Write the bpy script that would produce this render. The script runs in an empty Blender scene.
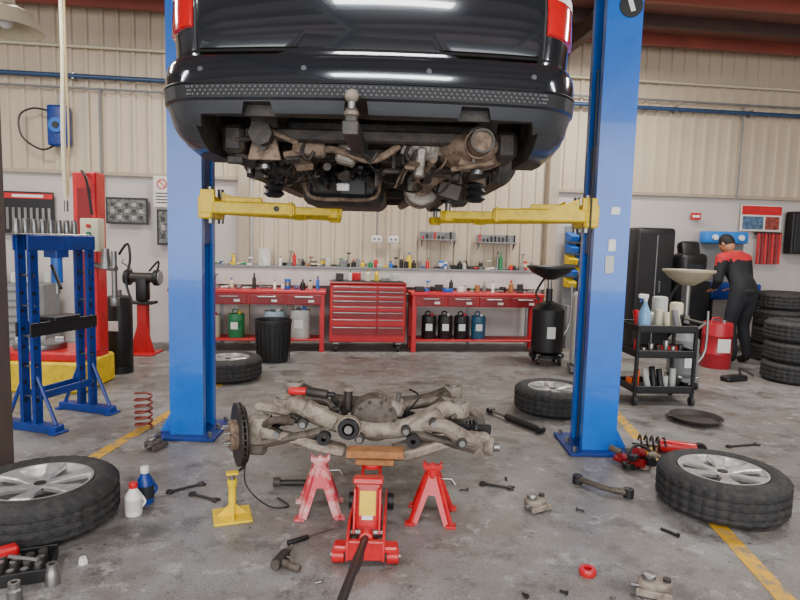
import bpy, bmesh, math, random
from mathutils import Vector, Matrix, Euler
random.seed(7)
sc=bpy.context.scene
def lin(h):
    h=h.lstrip('#'); o=[]
    for i in (0,2,4):
        c=int(h[i:i+2],16)/255
        o.append(c/12.92 if c<=0.04045 else ((c+.055)/1.055)**2.4)
    return o
MC={}
def M(name,col,rough=.5,metal=0.,var=.12,scale=6.,bump=0.,coat=0.,dirt=None,dirt_amt=.5,trans=0.,bscale=60.,emit=0.):
    if name in MC: return MC[name]
    m=bpy.data.materials.new(name); m.use_nodes=True; nt=m.node_tree; N=nt.nodes; L=nt.links
    b=N['Principled BSDF']; c=lin(col)
    tc=N.new('ShaderNodeTexCoord'); nz=N.new('ShaderNodeTexNoise'); nz.inputs['Scale'].default_value=scale; nz.inputs['Detail'].default_value=6
    L.new(tc.outputs['Object'],nz.inputs['Vector'])
    cr=N.new('ShaderNodeValToRGB'); L.new(nz.outputs['Fac'],cr.inputs['Fac'])
    e=cr.color_ramp.elements
    e[0].position=.3; e[1].position=.7
    e[0].color=(*[max(0,x*(1-var)) for x in c],1); e[1].color=(*[min(1,x*(1+var)) for x in c],1)
    out=cr.outputs['Color']
    if dirt:
        n2=N.new('ShaderNodeTexNoise'); n2.inputs['Scale'].default_value=scale*2.7; n2.inputs['Detail'].default_value=9; n2.inputs['Roughness'].default_value=.7
        L.new(tc.outputs['Object'],n2.inputs['Vector'])
        r2=N.new('ShaderNodeValToRGB'); L.new(n2.outputs['Fac'],r2.inputs['Fac'])
        r2.color_ramp.elements[0].position=.46; r2.color_ramp.elements[1].position=.62
        r2.color_ramp.elements[1].color=(dirt_amt,)*3+(1,)
        mx=N.new('ShaderNodeMix'); mx.data_type='RGBA'
        L.new(r2.outputs['Color'],mx.inputs['Factor']); L.new(out,mx.inputs['A']); mx.inputs['B'].default_value=(*lin(dirt),1)
        out=mx.outputs['Result']
    L.new(out,b.inputs['Base Color'])
    b.inputs['Roughness'].default_value=rough; b.inputs['Metallic'].default_value=metal
    b.inputs['Coat Weight'].default_value=coat; b.inputs['Coat Roughness'].default_value=.04
    if trans: b.inputs['Transmission Weight'].default_value=trans
    if emit:
        b.inputs['Emission Color'].default_value=(*c,1); b.inputs['Emission Strength'].default_value=emit
    if bump:
        n3=N.new('ShaderNodeTexNoise'); n3.inputs['Scale'].default_value=bscale; L.new(tc.outputs['Object'],n3.inputs['Vector'])
        bp=N.new('ShaderNodeBump'); bp.inputs['Strength'].default_value=bump; bp.inputs['Distance'].default_value=.01
        L.new(n3.outputs['Fac'],bp.inputs['Height']); L.new(bp.outputs['Normal'],b.inputs['Normal'])
    MC[name]=m; return m

def RM(r):
    return Euler([math.radians(a) for a in r]).to_matrix().to_4x4()
class B:
    def __init__(s,name): s.name=name; s.bm=bmesh.new(); s.mats=[]; s.T=Matrix()
    def mi(s,m):
        if m not in s.mats: s.mats.append(m)
        return s.mats.index(m)
    def add(s,tb,m,xf=Matrix()):
        i=s.mi(m)
        for f in tb.faces: f.material_index=i; f.smooth=True
        bmesh.ops.transform(tb,matrix=s.T@xf,verts=tb.verts)
        me=bpy.data.meshes.new('t'); tb.to_mesh(me); tb.free(); s.bm.from_mesh(me); bpy.data.meshes.remove(me)
    def box(s,c,sz,m,r=(0,0,0),bev=.004,seg=1):
        tb=bmesh.new(); bmesh.ops.create_cube(tb,size=1)
        bmesh.ops.scale(tb,vec=Vector(sz),verts=tb.verts)
        if bev>0:
            bmesh.ops.bevel(tb,geom=tb.edges[:],offset=min(bev,min(sz)*.45),segments=seg,affect='EDGES',profile=.5)
        s.add(tb,m,Matrix.Translation(c)@RM(r))
    def cyl(s,p0,p1,r,m,r2=None,n=20,bev=0.):
        p0=Vector(p0);p1=Vector(p1);d=p1-p0;l=d.length
        tb=bmesh.new(); bmesh.ops.create_cone(tb,cap_ends=True,segments=n,radius1=r,radius2=r if r2 is None else r2,depth=l)
        if bev>0:
            ed=[e for e in tb.edges if len(e.link_faces)==2 and any(len(f.verts)>4 for f in e.link_faces)]
            bmesh.ops.bevel(tb,geom=ed,offset=bev,segments=2,affect='EDGES',profile=.5)
        q=d.to_track_quat('Z','Y').to_matrix().to_4x4()
        s.add(tb,m,Matrix.Translation((p0+p1)/2)@q)
    def sph(s,c,r,m,sc=(1,1,1),rot=(0,0,0),n=16):
        tb=bmesh.new(); bmesh.ops.create_uvsphere(tb,u_segments=n,v_segments=max(6,n//2+2),radius=r)
        s.add(tb,m,Matrix.Translation(c)@RM(rot)@Matrix.Diagonal((*sc,1)))
    def lathe(s,prof,m,c=(0,0,0),r=(0,0,0),n=32,closed=False,mod=None,sc=(1,1,1)):
        tb=bmesh.new(); rows=[]
        for i in range(n):
            a=2*math.pi*i/n; row=[]
            for j,(rr,z) in enumerate(prof):
                q=rr+(mod(i,j) if mod else 0)
                row.append(tb.verts.new((q*math.cos(a),q*math.sin(a),z)))
            rows.append(row)
        k=len(prof)
        for i in range(n):
            A=rows[i];C=rows[(i+1)%n]
            for j in range(k if closed else k-1):
                j2=(j+1)%k
                tb.faces.new((A[j],C[j],C[j2],A[j2]))
        bmesh.ops.remove_doubles(tb,verts=tb.verts,dist=1e-6)
        bmesh.ops.recalc_face_normals(tb,faces=tb.faces)
        s.add(tb,m,Matrix.Translation(c)@RM(r)@Matrix.Diagonal((*sc,1)))
    def prism(s,poly,h,m,c=(0,0,0),r=(0,0,0),bev=0.):
        tb=bmesh.new()
        a=[tb.verts.new((x,y,-h/2)) for x,y in poly]; b=[tb.verts.new((x,y,h/2)) for x,y in poly]
        tb.faces.new(a[::-1]); tb.faces.new(b)
        k=len(poly)
        for i in range(k): tb.faces.new((a[i],a[(i+1)%k],b[(i+1)%k],b[i]))
        bmesh.ops.recalc_face_normals(tb,faces=tb.faces)
        if bev>0: bmesh.ops.bevel(tb,geom=tb.edges[:],offset=bev,segments=1,affect='EDGES',profile=.5)
        s.add(tb,m,Matrix.Translation(c)@RM(r))
    def tube(s,pts,r,m,n=8,smooth=0,close=False):
        P=[Vector(p) for p in pts]
        R=list(r) if isinstance(r,(list,tuple)) else [r]*len(P)
        if smooth:
            Q=[];RR=[]
            for i in range(len(P)-1):
                p0=P[max(i-1,0)];p1=P[i];p2=P[i+1];p3=P[min(i+2,len(P)-1)]
                for k in range(smooth):
                    t=k/smooth
                    Q.append(.5*((2*p1)+(p2-p0)*t+(2*p0-5*p1+4*p2-p3)*t*t+(3*p1-p0-3*p2+p3)*t**3)); RR.append(R[i]*(1-t)+R[i+1]*t)
            Q.append(P[-1]);RR.append(R[-1]);P=Q;R=RR
        tb=bmesh.new(); rows=[]; up=None
        for i,p in enumerate(P):
            d=(P[min(i+1,len(P)-1)]-P[max(i-1,0)]).normalized()
            if up is None:
                up=Vector((0,0,1)) if abs(d.z)<.9 else Vector((1,0,0))
            x=up.cross(d)
            if x.length<1e-4: x=Vector((1,0,0)).cross(d)
            x.normalize(); y=d.cross(x).normalized(); up=y
            rows.append([tb.verts.new(p+R[i]*(math.cos(2*math.pi*k/n)*x+math.sin(2*math.pi*k/n)*y)) for k in range(n)])
        for i in range(len(rows)-1):
            for k in range(n): tb.faces.new((rows[i][k],rows[i][(k+1)%n],rows[i+1][(k+1)%n],rows[i+1][k]))
        tb.faces.new(rows[0][::-1]); tb.faces.new(rows[-1])
        bmesh.ops.recalc_face_normals(tb,faces=tb.faces)
        s.add(tb,m)
    def patch(s,rows,m):
        tb=bmesh.new(); V=[[tb.verts.new(p) for p in r] for r in rows]
        for i in range(len(V)-1):
            for j in range(len(V[0])-1): tb.faces.new((V[i][j],V[i][j+1],V[i+1][j+1],V[i+1][j]))
        bmesh.ops.recalc_face_normals(tb,faces=tb.faces)
        s.add(tb,m)
    def done(s,loc=(0,0,0),rz=0,rot=None,world=False,ang=35):
        loc=Vector(loc)
        if world: bmesh.ops.translate(s.bm,vec=-loc,verts=s.bm.verts)
        me=bpy.data.meshes.new(s.name); s.bm.to_mesh(me); s.bm.free()
        for m in s.mats: me.materials.append(m)
        me.set_sharp_from_angle(angle=math.radians(ang))
        o=bpy.data.objects.new(s.name,me); sc.collection.objects.link(o)
        o.location=loc
        o.rotation_euler=[math.radians(a) for a in rot] if rot else (0,0,math.radians(rz))
        return o
def rz2(x,y,a):
    a=math.radians(a); return (x*math.cos(a)-y*math.sin(a), x*math.sin(a)+y*math.cos(a))

WA=7.0
ca,sa=math.cos(math.radians(WA)),math.sin(math.radians(WA))
def W(x,d,z=0): return Vector((x*ca+d*sa, 8.32+x*sa-d*ca, z))

# ---------------- materials
blue=M('blue_paint','#0868cc',.28,0,.05,3,coat=.4,dirt='#0858ac',dirt_amt=.3)
dblue=M('dark_blue_paint','#0e3688',.4,0,.15,dirt='#1a2440',dirt_amt=.4)
yel=M('yellow_paint','#ecc800',.4,0,.08,5,dirt='#5c4a10',dirt_amt=.3)
red=M('red_paint','#cc1420',.35,0,.12,4,coat=.2,dirt='#500c10',dirt_amt=.3)
red2=M('red_bench_paint','#b8121e',.4,0,.1,4)
dred=M('dark_red','#820c16',.4,0,.12)
blk=M('black_metal','#161618',.45,0,.2)
rub=M('tyre_rubber','#29292a',.75,0,.2,12,bump=.2,dirt='#4d4a45',dirt_amt=.4)
alloy=M('alloy','#c6c6c4',.35,.6,.08,dirt='#6b655c',dirt_amt=.35)
steel=M('steel','#8d8c8a',.35,.85,.15)
dsteel=M('dark_steel','#3a3937',.5,.6,.25,dirt='#5a4a3c',dirt_amt=.4)
cast=M('cast_metal','#94897c',.6,.15,.22,5,bump=.35,dirt='#4a3a2e',dirt_amt=.65)
cast2=M('cast_metal_dark','#5c534a',.6,.2,.3,6,bump=.3,dirt='#2b221b',dirt_amt=.65)
rust=M('rusty_steel','#84705e',.7,.15,.3,8,bump=.3,dirt='#3a2c22',dirt_amt=.75)
ubody=M('underbody_black','#2a2725',.6,.1,.35,5,bump=.2,dirt='#5c4f40',dirt_amt=.5)
shield=M('heat_shield','#8f897f',.5,.5,.2,10,bump=.4,dirt='#5a4a3c',dirt_amt=.6)
wht=M('white_plastic','#e2e2de',.4,0,.05)
pale=M('pale_plastic','#b9bcb6',.45,0,.1)
grn=M('green_plastic','#1f7a4a',.4,0,.1)
bluep=M('blue_plastic','#1c62c0',.35,0,.1)
wood=M('wood','#9c6a40',.7,0,.3,20)
cream=M('cream_plastic','#cfc8ab',.45,0,.06)
oran=M('orange_plastic','#d8591a',.4,0,.1)
grayp=M('gray_paint','#77797a',.5,0,.1)
beige=M('beige_paint','#aa9b88',.5,0,.08)
cup=M('copper_spring_paint','#8c3c34',.45,.1,.2,dirt='#4a2a20',dirt_amt=.5)
paper=M('paper','#dcd8d0',.7,0,.05)

# ---------------- floor
def floor_mat():
    m=bpy.data.materials.new('painted_concrete'); m.use_nodes=True; nt=m.node_tree;N=nt.nodes;L=nt.links;b=N['Principled BSDF']
    tc=N.new('ShaderNodeTexCoord')
    def noise(s,d=8,r=.6):
        n=N.new('ShaderNodeTexNoise'); n.inputs['Scale'].default_value=s;n.inputs['Detail'].default_value=d;n.inputs['Roughness'].default_value=r
        L.new(tc.outputs['Object'],n.inputs['Vector']); return n
    def ramp(src,p0,c0,p1,c1):
        r=N.new('ShaderNodeValToRGB'); L.new(src,r.inputs['Fac']); e=r.color_ramp.elements
        e[0].position=p0;e[0].color=(*c0,1);e[1].position=p1;e[1].color=(*c1,1); return r.outputs['Color']
    def mix(f,a,bb,t='MIX',fv=None):
        x=N.new('ShaderNodeMix'); x.data_type='RGBA'; x.blend_type=t
        if f is None: x.inputs['Factor'].default_value=fv
        else: L.new(f,x.inputs['Factor'])
        L.new(a,x.inputs['A'])
        if isinstance(bb,tuple): x.inputs['B'].default_value=(*bb,1)
        else: L.new(bb,x.inputs['B'])
        return x.outputs['Result']
    base=ramp(noise(.8).outputs['Fac'],.3,tuple(lin('#747372')),.7,tuple(lin('#979694')))
    worn=ramp(noise(1.9,12,.75).outputs['Fac'],.45,(0,0,0),.56,(.85,.85,.85))
    c=mix(worn,base,tuple(lin('#77706a')))
    dk=ramp(noise(4.2,14,.8).outputs['Fac'],.51,(0,0,0),.62,(.8,.8,.8))
    c=mix(dk,c,tuple(lin('#4c4742')))
    oil=ramp(noise(1.3,7,.6).outputs['Fac'],.57,(0,0,0),.66,(.7,.7,.7))
    c=mix(oil,c,tuple(lin('#3c3936')))
    pl=ramp(noise(7,12,.7).outputs['Fac'],.56,(0,0,0),.63,(.6,.6,.6))
    c=mix(pl,c,tuple(lin('#adaba8')))
    v=N.new('ShaderNodeTexVoronoi'); v.inputs['Scale'].default_value=11; L.new(tc.outputs['Object'],v.inputs['Vector'])
    sp=ramp(v.outputs['Distance'],.06,(.9,.9,.9),.11,(0,0,0))
    gate=ramp(noise(3.1).outputs['Fac'],.47,(0,0,0),.53,(1,1,1))
    sg=mix(None,sp,gate,'MULTIPLY',1.0)
    c=mix(sg,c,tuple(lin('#2f2c28')))
    v2=N.new('ShaderNodeTexVoronoi'); v2.inputs['Scale'].default_value=34; L.new(tc.outputs['Object'],v2.inputs['Vector'])
    sp2=ramp(v2.outputs['Distance'],.08,(.85,.85,.85),.14,(0,0,0))
    gate2=ramp(noise(5.3).outputs['Fac'],.47,(0,0,0),.54,(1,1,1))
    c=mix(mix(None,sp2,gate2,'MULTIPLY',1.0),c,tuple(lin('#38342f')))
    fine=ramp(noise(90,4,.6).outputs['Fac'],.35,(.78,.78,.78),.65,(1.15,1.15,1.15))
    c=mix(None,c,fine,'MULTIPLY',1.0)
    L.new(c,b.inputs['Base Color'])
    rr=N.new('ShaderNodeMapRange'); L.new(noise(3).outputs['Fac'],rr.inputs['Value']); rr.inputs['To Min'].default_value=.28; rr.inputs['To Max'].default_value=.6
    L.new(rr.outputs['Result'],b.inputs['Roughness'])
    bp=N.new('ShaderNodeBump'); bp.inputs['Strength'].default_value=.15; bp.inputs['Distance'].default_value=.005
    L.new(noise(40).outputs['Fac'],bp.inputs['Height']); L.new(bp.outputs['Normal'],b.inputs['Normal'])
    return m
FM=floor_mat()
f=B('floor'); f.box((0,1.5,-.05),(16,18,.1),FM,bev=0)
jm=M('joint','#5b5752',.8,0,.3)
for y in (2.05,5.6): f.box((0,y,.0003),(14,.007,.001),jm,r=(0,0,3),bev=0)
for x in (-3.6,4.4): f.box((x,3,.0004),(.007,14,.001),jm,r=(0,0,-5),bev=0)
f.done()
ym=M('worn_yellow_line','#d9a514',.6,0,.15,4,dirt='#77746e',dirt_amt=.95)
b=B('floor_marking_line'); b.box((0,0,.0015),(.085,9.5,.002),ym,bev=0); b.done((-1.985,3.4,0),-6)
b=B('floor_marking_line'); b.box((0,0,.0015),(.085,6.0,.002),ym,bev=0); b.done((1.68,2.8,0),-5.4)

# ---------------- walls
wp=M('wall_paint_pale','#c2bbb6',.6,0,.08,1.2)
clad=M('cladding_cream','#c2b29c',.45,0,.08,1.0)
w=B('wall_back')
w.box((0,.1,2.15),(15.6,.12,4.3),wp,bev=0)
def cladding(b,x0,x1,z0,z1,y=-.0):
    x=x0; tb=bmesh.new(); pr=[]
    while x<x1:
        pr+=[(x,0),(x+.075,0),(x+.09,-.028),(x+.125,-.028),(x+.14,0)]; x+=.19
    pr.append((x1,0))
    A=[tb.verts.new((a,c+y,z0)) for a,c in pr];C=[tb.verts.new((a,c+y,z1)) for a,c in pr]
    for i in range(len(pr)-1): tb.faces.new((A[i],A[i+1],C[i+1],C[i]))
    b.add(tb,clad)
cladding(w,-7.6,-2.0,2.22,4.25,.03); cladding(w,-2.0,2.0,.9,4.25,.03); cladding(w,2.0,7.7,2.22,4.25,.03)
w.box((-4.8,.01,2.2),(5.5,.05,.05),beige); w.box((4.9,.01,2.2),(5.7,.05,.05),beige)
for x in (-2.12,2.12,-5.9,6.2): w.box((x,-.02,2.1),(.14,.12,4.2),beige)
w.done(W(0,0),WA)
w=B('wall_left'); w.box((0,0,2.15),(.12,12.6,4.3),wp,bev=0); w.done((-7.0,1.5,0))
w=B('wall_right'); w.box((0,0,2.15),(.12,13.8,4.3),wp,bev=0); w.done((7.3,2.2,0))
w=B('wall_front'); w.box((0,0,4.0),(14.4,.15,.6),wp,bev=0)
for x in (-6.9,.2,7.2): w.box((x,0,2.0),(.5,.15,4.0),wp,bev=0)
w.done((.15,-4.5,0))
roofm=M('roof_sheet','#80564a',.6,0,.15,2); beam=M('red_oxide_steel','#8a4438',.5,0,.15,3); beamd=M('dark_beam','#45302a',.6)
c=B('ceiling'); c.box((0,-6.5,4.32),(16,14.5,.08),roofm,bev=0)
for d in (.35,1.0,1.7,2.4,3.1,4.0,5.0,6,7,8,9,10,11): c.box((0,-d,4.21),(15,.07,.15),beam if d!=1.0 else beamd)
for x in (-5.9,-2.1,2.1,6.2): c.box((x,-6,4.08),(.12,12.2,.22),beamd)
c.done(W(0,0),WA)
p=B('wall_pipe'); p.cyl((-7,-.08,3.38),(7.2,-.08,3.38),.03,M('pipe_blue','#2c4668',.4))
for i in range(12): p.box((-6.5+i*1.15,-.05,3.38),(.03,.1,.09),steel)
p.cyl((-7,-.06,3.24),(-2.9,-.06,3.24),.014,grayp); p.cyl((2.3,-.06,3.5),(7.2,-.06,3.5),.014,grayp)
p.cyl((-6.2,-.05,3.75),(7.2,-.05,3.75),.02,cream); p.cyl((-3.9,-.05,3.24),(-3.9,-.05,1.9),.014,grayp); p.cyl((4.9,-.05,3.5),(4.9,-.05,2.2),.014,grayp)
p.done(W(0,0),WA)

# ---------------- wheels
def tyre(b,R=.36,w=.25,rim=.225,c=(0,0,0),r=(0,0,0)):
    h=w/2
    pr=[(rim,-h*.72),(rim+.02,-h*.9),(rim+(R-rim)*.45,-h),(R-.035,-h*.93),(R-.012,-h*.78),(R,-h*.66)]
    for z in (-.2,0,.2):
        pr+=[(R+.001,(z-.045)*w),(R-.010,(z-.035)*w),(R-.010,(z+.035)*w),(R+.001,(z+.045)*w)]
    pr+=[(R,h*.66),(R-.012,h*.78),(R-.035,h*.93),(rim+(R-rim)*.45,h),(rim+.02,h*.9),(rim,h*.72),(rim-.008,0)]
    def mod(i,j):
        return -.008 if (i%3==0 and 3<=j<=len(pr)-5) else 0
    b.lathe(pr,rub,c,r,n=96,closed=True,mod=mod)
def rimparts(b,rim=.225,w=.25,spokes=6):
    h=w/2
    b.lathe([(rim,h*.74),(rim+.006,h*.86),(rim-.006,h*.86),(rim-.02,h*.7),(rim-.03,h*.2),(rim-.045,-h*.3),(rim-.02,-h*.7),(rim,-h*.8)],alloy,n=48)
    b.cyl((0,0,h*.35),(0,0,h*.72),.052,alloy,.045,n=24,bev=.004)
    b.cyl((0,0,h*.72),(0,0,h*.76),.028,dsteel,n=20)
    b.cyl((0,0,-h*.1),(0,0,h*.1),.13,cast2,n=32)
    for i in range(spokes):
        a=360/spokes*i
        ro=RM((0,0,a)); old=b.T; b.T=old@ro
        b.prism([(.03,-.028),(.13,-.026),(rim-.02,-.05),(rim-.004,-.05),(rim-.004,.05),(rim-.02,.05),(.13,.026),(.03,.028)],.03,alloy,c=(0,0,h*.55),r=(0,-6,0),bev=.006)
        b.T=old
    for i in range(6):
        a=math.radians(60*i+30); b.cyl((.055*math.cos(a),.055*math.sin(a),h*.6),(.055*math.cos(a),.055*math.sin(a),h*.66),.008,blk,n=8)
def wheel(loc,R,w,rim,rz,tilt=(0,0)):
    b=B('car_wheel'); tyre(b,R,w,rim); rimparts(b,rim,w); b.done((loc[0],loc[1],w/2+.002),rot=(tilt[0],tilt[1],rz))
wheel((1.84,3.27),.34,.23,.225,12)
wheel((-1.77,2.88),.36,.225,.235,40)
wheel((1.35,5.13),.325,.225,.205,25)
wheel((-1.74,6.02),.34,.23,.21,5)
def stack(loc,k,R=.33):
    b=B('tyre_stack')
    for i in range(k):
        tyre(b,R,.225,.2,c=(random.uniform(-.02,.02),random.uniform(-.02,.02),.114+i*.226))
    b.done((loc[0],loc[1],0))
stack((4.42,6.60),3); stack((5.02,7.80),4); stack((5.25,6.9),3)

# ---------------- car lift
l=B('car_lift')
def post(cx,cy,sgn,zt):
    a=.118;d=.15;t=.02
    poly=[(-a,-d),(a,-d),(a,-d+.06),(a-t,-d+.06),(a-t,-d+t),(-a+t,-d+t),(-a+t,d-t),(a-t,d-t),(a-t,d-.06),(a,d-.06),(a,d),(-a,d)]
    if sgn<0: poly=[(-x,y) for x,y in poly][::-1]
    l.prism(poly,zt,blue,c=(cx,cy,zt/2+.02))
    l.box((cx,cy,.012),(.44,.46,.024),dblue,bev=.004)
    for dx in (-.18,.18):
        for dy in (-.19,.0,.19): l.cyl((cx+dx,cy+dy,.02),(cx+dx,cy+dy,.06),.014,steel,n=6)
    l.prism([(0,0),(.09,0),(0,.16)],.012,blue,c=(cx-.118 if sgn>0 else cx+.118,cy-.1,.03),r=(90,0,180 if sgn>0 else 0))
    l.box((cx+sgn*.02,cy,1.75),(.17,.24,.75),dblue,bev=.01)
    l.box((cx+sgn*.14,cy,1.64),(.1,.32,.16),yel,bev=.012)
    l.box((cx+sgn*.16,cy-.15,1.68),(.10,.03,.16),yel)
    l.cyl((cx+sgn*.17,cy-.12,1.53),(cx+sgn*.17,cy-.12,1.78),.022,steel,n=16)
    l.cyl((cx+sgn*.17,cy+.12,1.53),(cx+sgn*.17,cy+.12,1.78),.022,steel,n=16)
    l.tube([(cx-sgn*.05,cy-.1,.1),(cx-sgn*.05,cy-.1,zt)],.006,blk)
post(-1.50,4.32,1,3.75); post(1.415,4.22,-1,3.75)
def arm(p,q,pad):
    p=Vector(p);q=Vector(q);d=q-p;L_=d.length;yaw=math.degrees(math.atan2(d.y,d.x))
    l.T=Matrix.Translation(p)@RM((0,0,yaw))
    k=L_*.62
    l.box((k/2,0,0),(k+.06,.11,.085),yel,bev=.01)
    l.box((k*.35,0,.055),(k*.5,.05,.04),yel,bev=.006)
    l.box((k+(L_-k)/2,0,-.008),(L_-k+.1,.078,.055),yel,bev=.006)
    l.box((k,0,0),(.02,.125,.1),yel)
    l.prism([(0,0),(.22,0),(0,.08)],.012,yel,c=(.02,.05,.03),r=(90,0,0))
    l.cyl((L_,0,-.05),(L_,0,.02),.05,yel,n=20,bev=.004)
    l.cyl((k*.8,-.055,.0),(k*.8,-.062,.0),.02,dsteel,n=14)
    l.T=Matrix()
    l.cyl((q.x,q.y,q.z),(q.x,q.y,pad-.02),.02,steel,n=14)
    l.cyl((q.x,q.y,pad-.025),(q.x,q.y,pad),.05,blk,n=20,bev=.004)
arm((-1.28,4.2,1.64),(-.48,4.32,1.61),1.738)
arm((-1.28,4.44,1.64),(-.62,5.6,1.61),1.738)
arm((1.21,4.1,1.64),(.32,4.28,1.61),1.738)
arm((1.21,4.34,1.64),(.30,5.5,1.61),1.738)
l.box((1.43,4.066,1.68),(.06,.004,.05),wht); l.box((1.42,4.066,1.45),(.05,.004,.08),wht); l.box((1.41,4.066,1.32),(.06,.004,.12),pale)
l.cyl((1.45,4.08,3.0),(1.45,4.06,3.0),.075,blk,n=24); l.box((1.45,4.058,3.0),(.08,.004,.03),wht,r=(0,70,0),bev=0)
l.tube([(1.27,4.1,2.6),(1.25,4.02,1.6),(1.26,4.05,.8),(1.27,4.1,.1)],.007,blk,smooth=4)
l.done((0,4.27,0),world=True)

# ---------------- car
paint=M('car_paint','#2a3036',.14,.5,.04,coat=1.0)
bpl=M('bumper_plastic','#33363b',.4,.1,.12,3,coat=.35)
pad=M('step_pad','#17181a',.6,0,.2)
glass=M('car_glass','#0b0e10',.05,0,0)
tail=M('tail_lamp_red','#c00a12',.12,0,.1,coat=1,emit=.15)
CX=-.16
BUL=.10
def ring(z,Yr,hw,Yf,rc=.2,rcy=.26):
    pts=[]
    def ry(x,phi): return Yr+BUL*(x/hw)**2+rcy*(1-math.cos(phi))
    def fy(x,phi): return Yf-.14*(x/hw)**2-rcy*(1-math.cos(phi))
    for k in range(8):
        phi=math.pi/2*(1-k/8); x=-(hw-rc+rc*math.sin(phi)); pts.append((x,ry(x,phi)))
    for k in range(17):
        x=-(hw-rc)+2*(hw-rc)*k/16; pts.append((x,ry(x,0)))
    for k in range(1,9):
        phi=math.pi/2*k/8; x=hw-rc+rc*math.sin(phi); pts.append((x,ry(x,phi)))
    y0=pts[-1][1]; y1=fy(hw,math.pi/2)
    for k in range(1,12): pts.append((hw,y0+(y1-y0)*k/12))
    for k in range(9):
        phi=math.pi/2*(1-k/8); x=hw-rc+rc*math.sin(phi); pts.append((x,fy(x,phi)))
    for k in range(1,12):
        x=(hw-rc)*(1-2*k/12); pts.append((x,fy(x,0)))
    for k in range(9):
        phi=math.pi/2*k/8; x=-(hw-rc+rc*math.sin(phi)); pts.append((x,fy(x,phi)))
    for k in range(1,12): pts.append((-hw,y1+(y0-y1)*k/12))
    return [Vector((x+CX,y,z)) for x,y in pts]
LV=[(1.83,2.70,.84,7.1),(1.86,2.63,.87,7.14),(1.90,2.57,.895,7.17),(1.935,2.535,.905,7.19),(1.975,2.515,.91,7.2),(2.005,2.505,.918,7.2),
(2.012,2.482,.922,7.2),(2.062,2.472,.924,7.2),(2.070,2.490,.924,7.2),(2.12,2.497,.925,7.2),(2.165,2.515,.925,7.2),(2.20,2.55,.92,7.2),(2.208,2.605,.915,7.2),
(2.25,2.615,.918,7.2),(2.32,2.612,.922,7.2),(2.45,2.62,.922,7.2),(2.62,2.65,.915,7.16),(2.76,2.69,.905,7.05),(2.85,2.71,.90,6.9),(2.90,2.73,.88,6.1),(3.25,2.93,.79,5.45),(3.33,3.02,.74,5.25),(3.38,3.15,.62,5.05),(3.40,3.4,.42,4.8)]
car=B('car')
for m_ in (paint,bpl,pad,glass,ubody,tail): car.mi(m_)
tb=bmesh.new(); rows=[[tb.verts.new(p) for p in ring(*L_)] for L_ in LV]
for i in range(len(rows)-1):
    n=len(rows[i]); z=(LV[i][0]+LV[i+1][0])/2
    for k in range(n):
        fc=tb.faces.new((rows[i][k],rows[i][(k+1)%n],rows[i+1][(k+1)%n],rows[i+1][k]))
        fc.material_index=1 if z<2.01 else (2 if z<2.066 and 5<k<27 else (1 if z<2.066 else (3 if 2.9<z<3.25 else 0)))
tb.faces.new(rows[0][::-1]).material_index=4; tb.faces.new(rows[-1])
bmesh.ops.recalc_face_normals(tb,faces=tb.faces)
me=bpy.data.meshes.new('body'); tb.to_mesh(me); tb.free()
for m_ in car.mats: me.materials.append(m_)
body=bpy.data.objects.new('body_tmp',me); sc.collection.objects.link(body)
def cbox(c,s,chx=0):
    t=bmesh.new(); bmesh.ops.create_cube(t,size=1); bmesh.ops.scale(t,vec=Vector(s),verts=t.verts)
    if chx:
        for v in t.verts:
            if v.co.z>0: v.co.x*=chx
    bmesh.ops.translate(t,vec=Vector(c),verts=t.verts)
    m2=bpy.data.meshes.new('c'); t.to_mesh(m2); t.free(); return m2
def ccyl(c,r,l_):
    t=bmesh.new(); bmesh.ops.create_cone(t,cap_ends=True,segments=40,radius1=r,radius2=r,depth=l_)
    bmesh.ops.transform(t,matrix=Matrix.Translation(c)@RM((0,90,0)),verts=t.verts)
    m2=bpy.data.meshes.new('c'); t.to_mesh(m2); t.free(); return m2
cutters=[cbox((CX,4.9,1.83),(1.50,6.2,.25),.93),cbox((CX,4.70,2.0),(1.46,4.15,.5))]
for y in (3.62,6.3):
    for s_ in (-1,1): cutters.append(ccyl((CX+s_*.80,y,1.93),.41,.44))
for s_ in (-1,1): cutters.append(cbox((CX+s_*.45,2.5,1.965),(.15,.2,.07),.75))
cutters.append(cbox((CX-.04,2.52,1.965),(.11,.22,.09),.8))
tmp=[]
for cm in cutters:
    for p_ in cm.polygons: p_.material_index=4
    o=bpy.data.objects.new('cut',cm); sc.collection.objects.link(o); tmp.append(o)
    md=body.modifiers.new('b','BOOLEAN'); md.operation='DIFFERENCE'; md.object=o; md.solver='EXACT'
    for m_ in car.mats: cm.materials.append(m_)
dg=bpy.context.evaluated_depsgraph_get(); ev=body.evaluated_get(dg); me2=bpy.data.meshes.new_from_object(ev)
for o in tmp+[body]: bpy.data.objects.remove(o)
car.bm.from_mesh(me2)
for f_ in car.bm.faces: f_.smooth=True
def levels(z):
    for i in range(len(LV)-1):
        a,b_=LV[i],LV[i+1]
        if a[0]<=z<=b_[0]:
            t=(z-a[0])/(b_[0]-a[0]); return tuple(a[k]*(1-t)+b_[k]*t for k in (1,2))
def surf(s,z,off=0):
    Yr,hw=levels(z); sg=1 if s>=0 else -1; a=abs(s); rc=.2;rcy=.26
    if a<=1: x=(hw-rc)*a; return Vector((CX+sg*x,Yr+BUL*(x/hw)**2-off,z))
    if a<=2:
        phi=math.pi/2*(a-1); x=hw-rc+rc*math.sin(phi)
        return Vector((CX+sg*(x+off*math.sin(phi)),Yr+BUL*(x/hw)**2+rcy*(1-math.cos(phi))-off*math.cos(phi),z))
    return Vector((CX+sg*(hw+off),Yr+BUL+rcy+(a-2),z))
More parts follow.
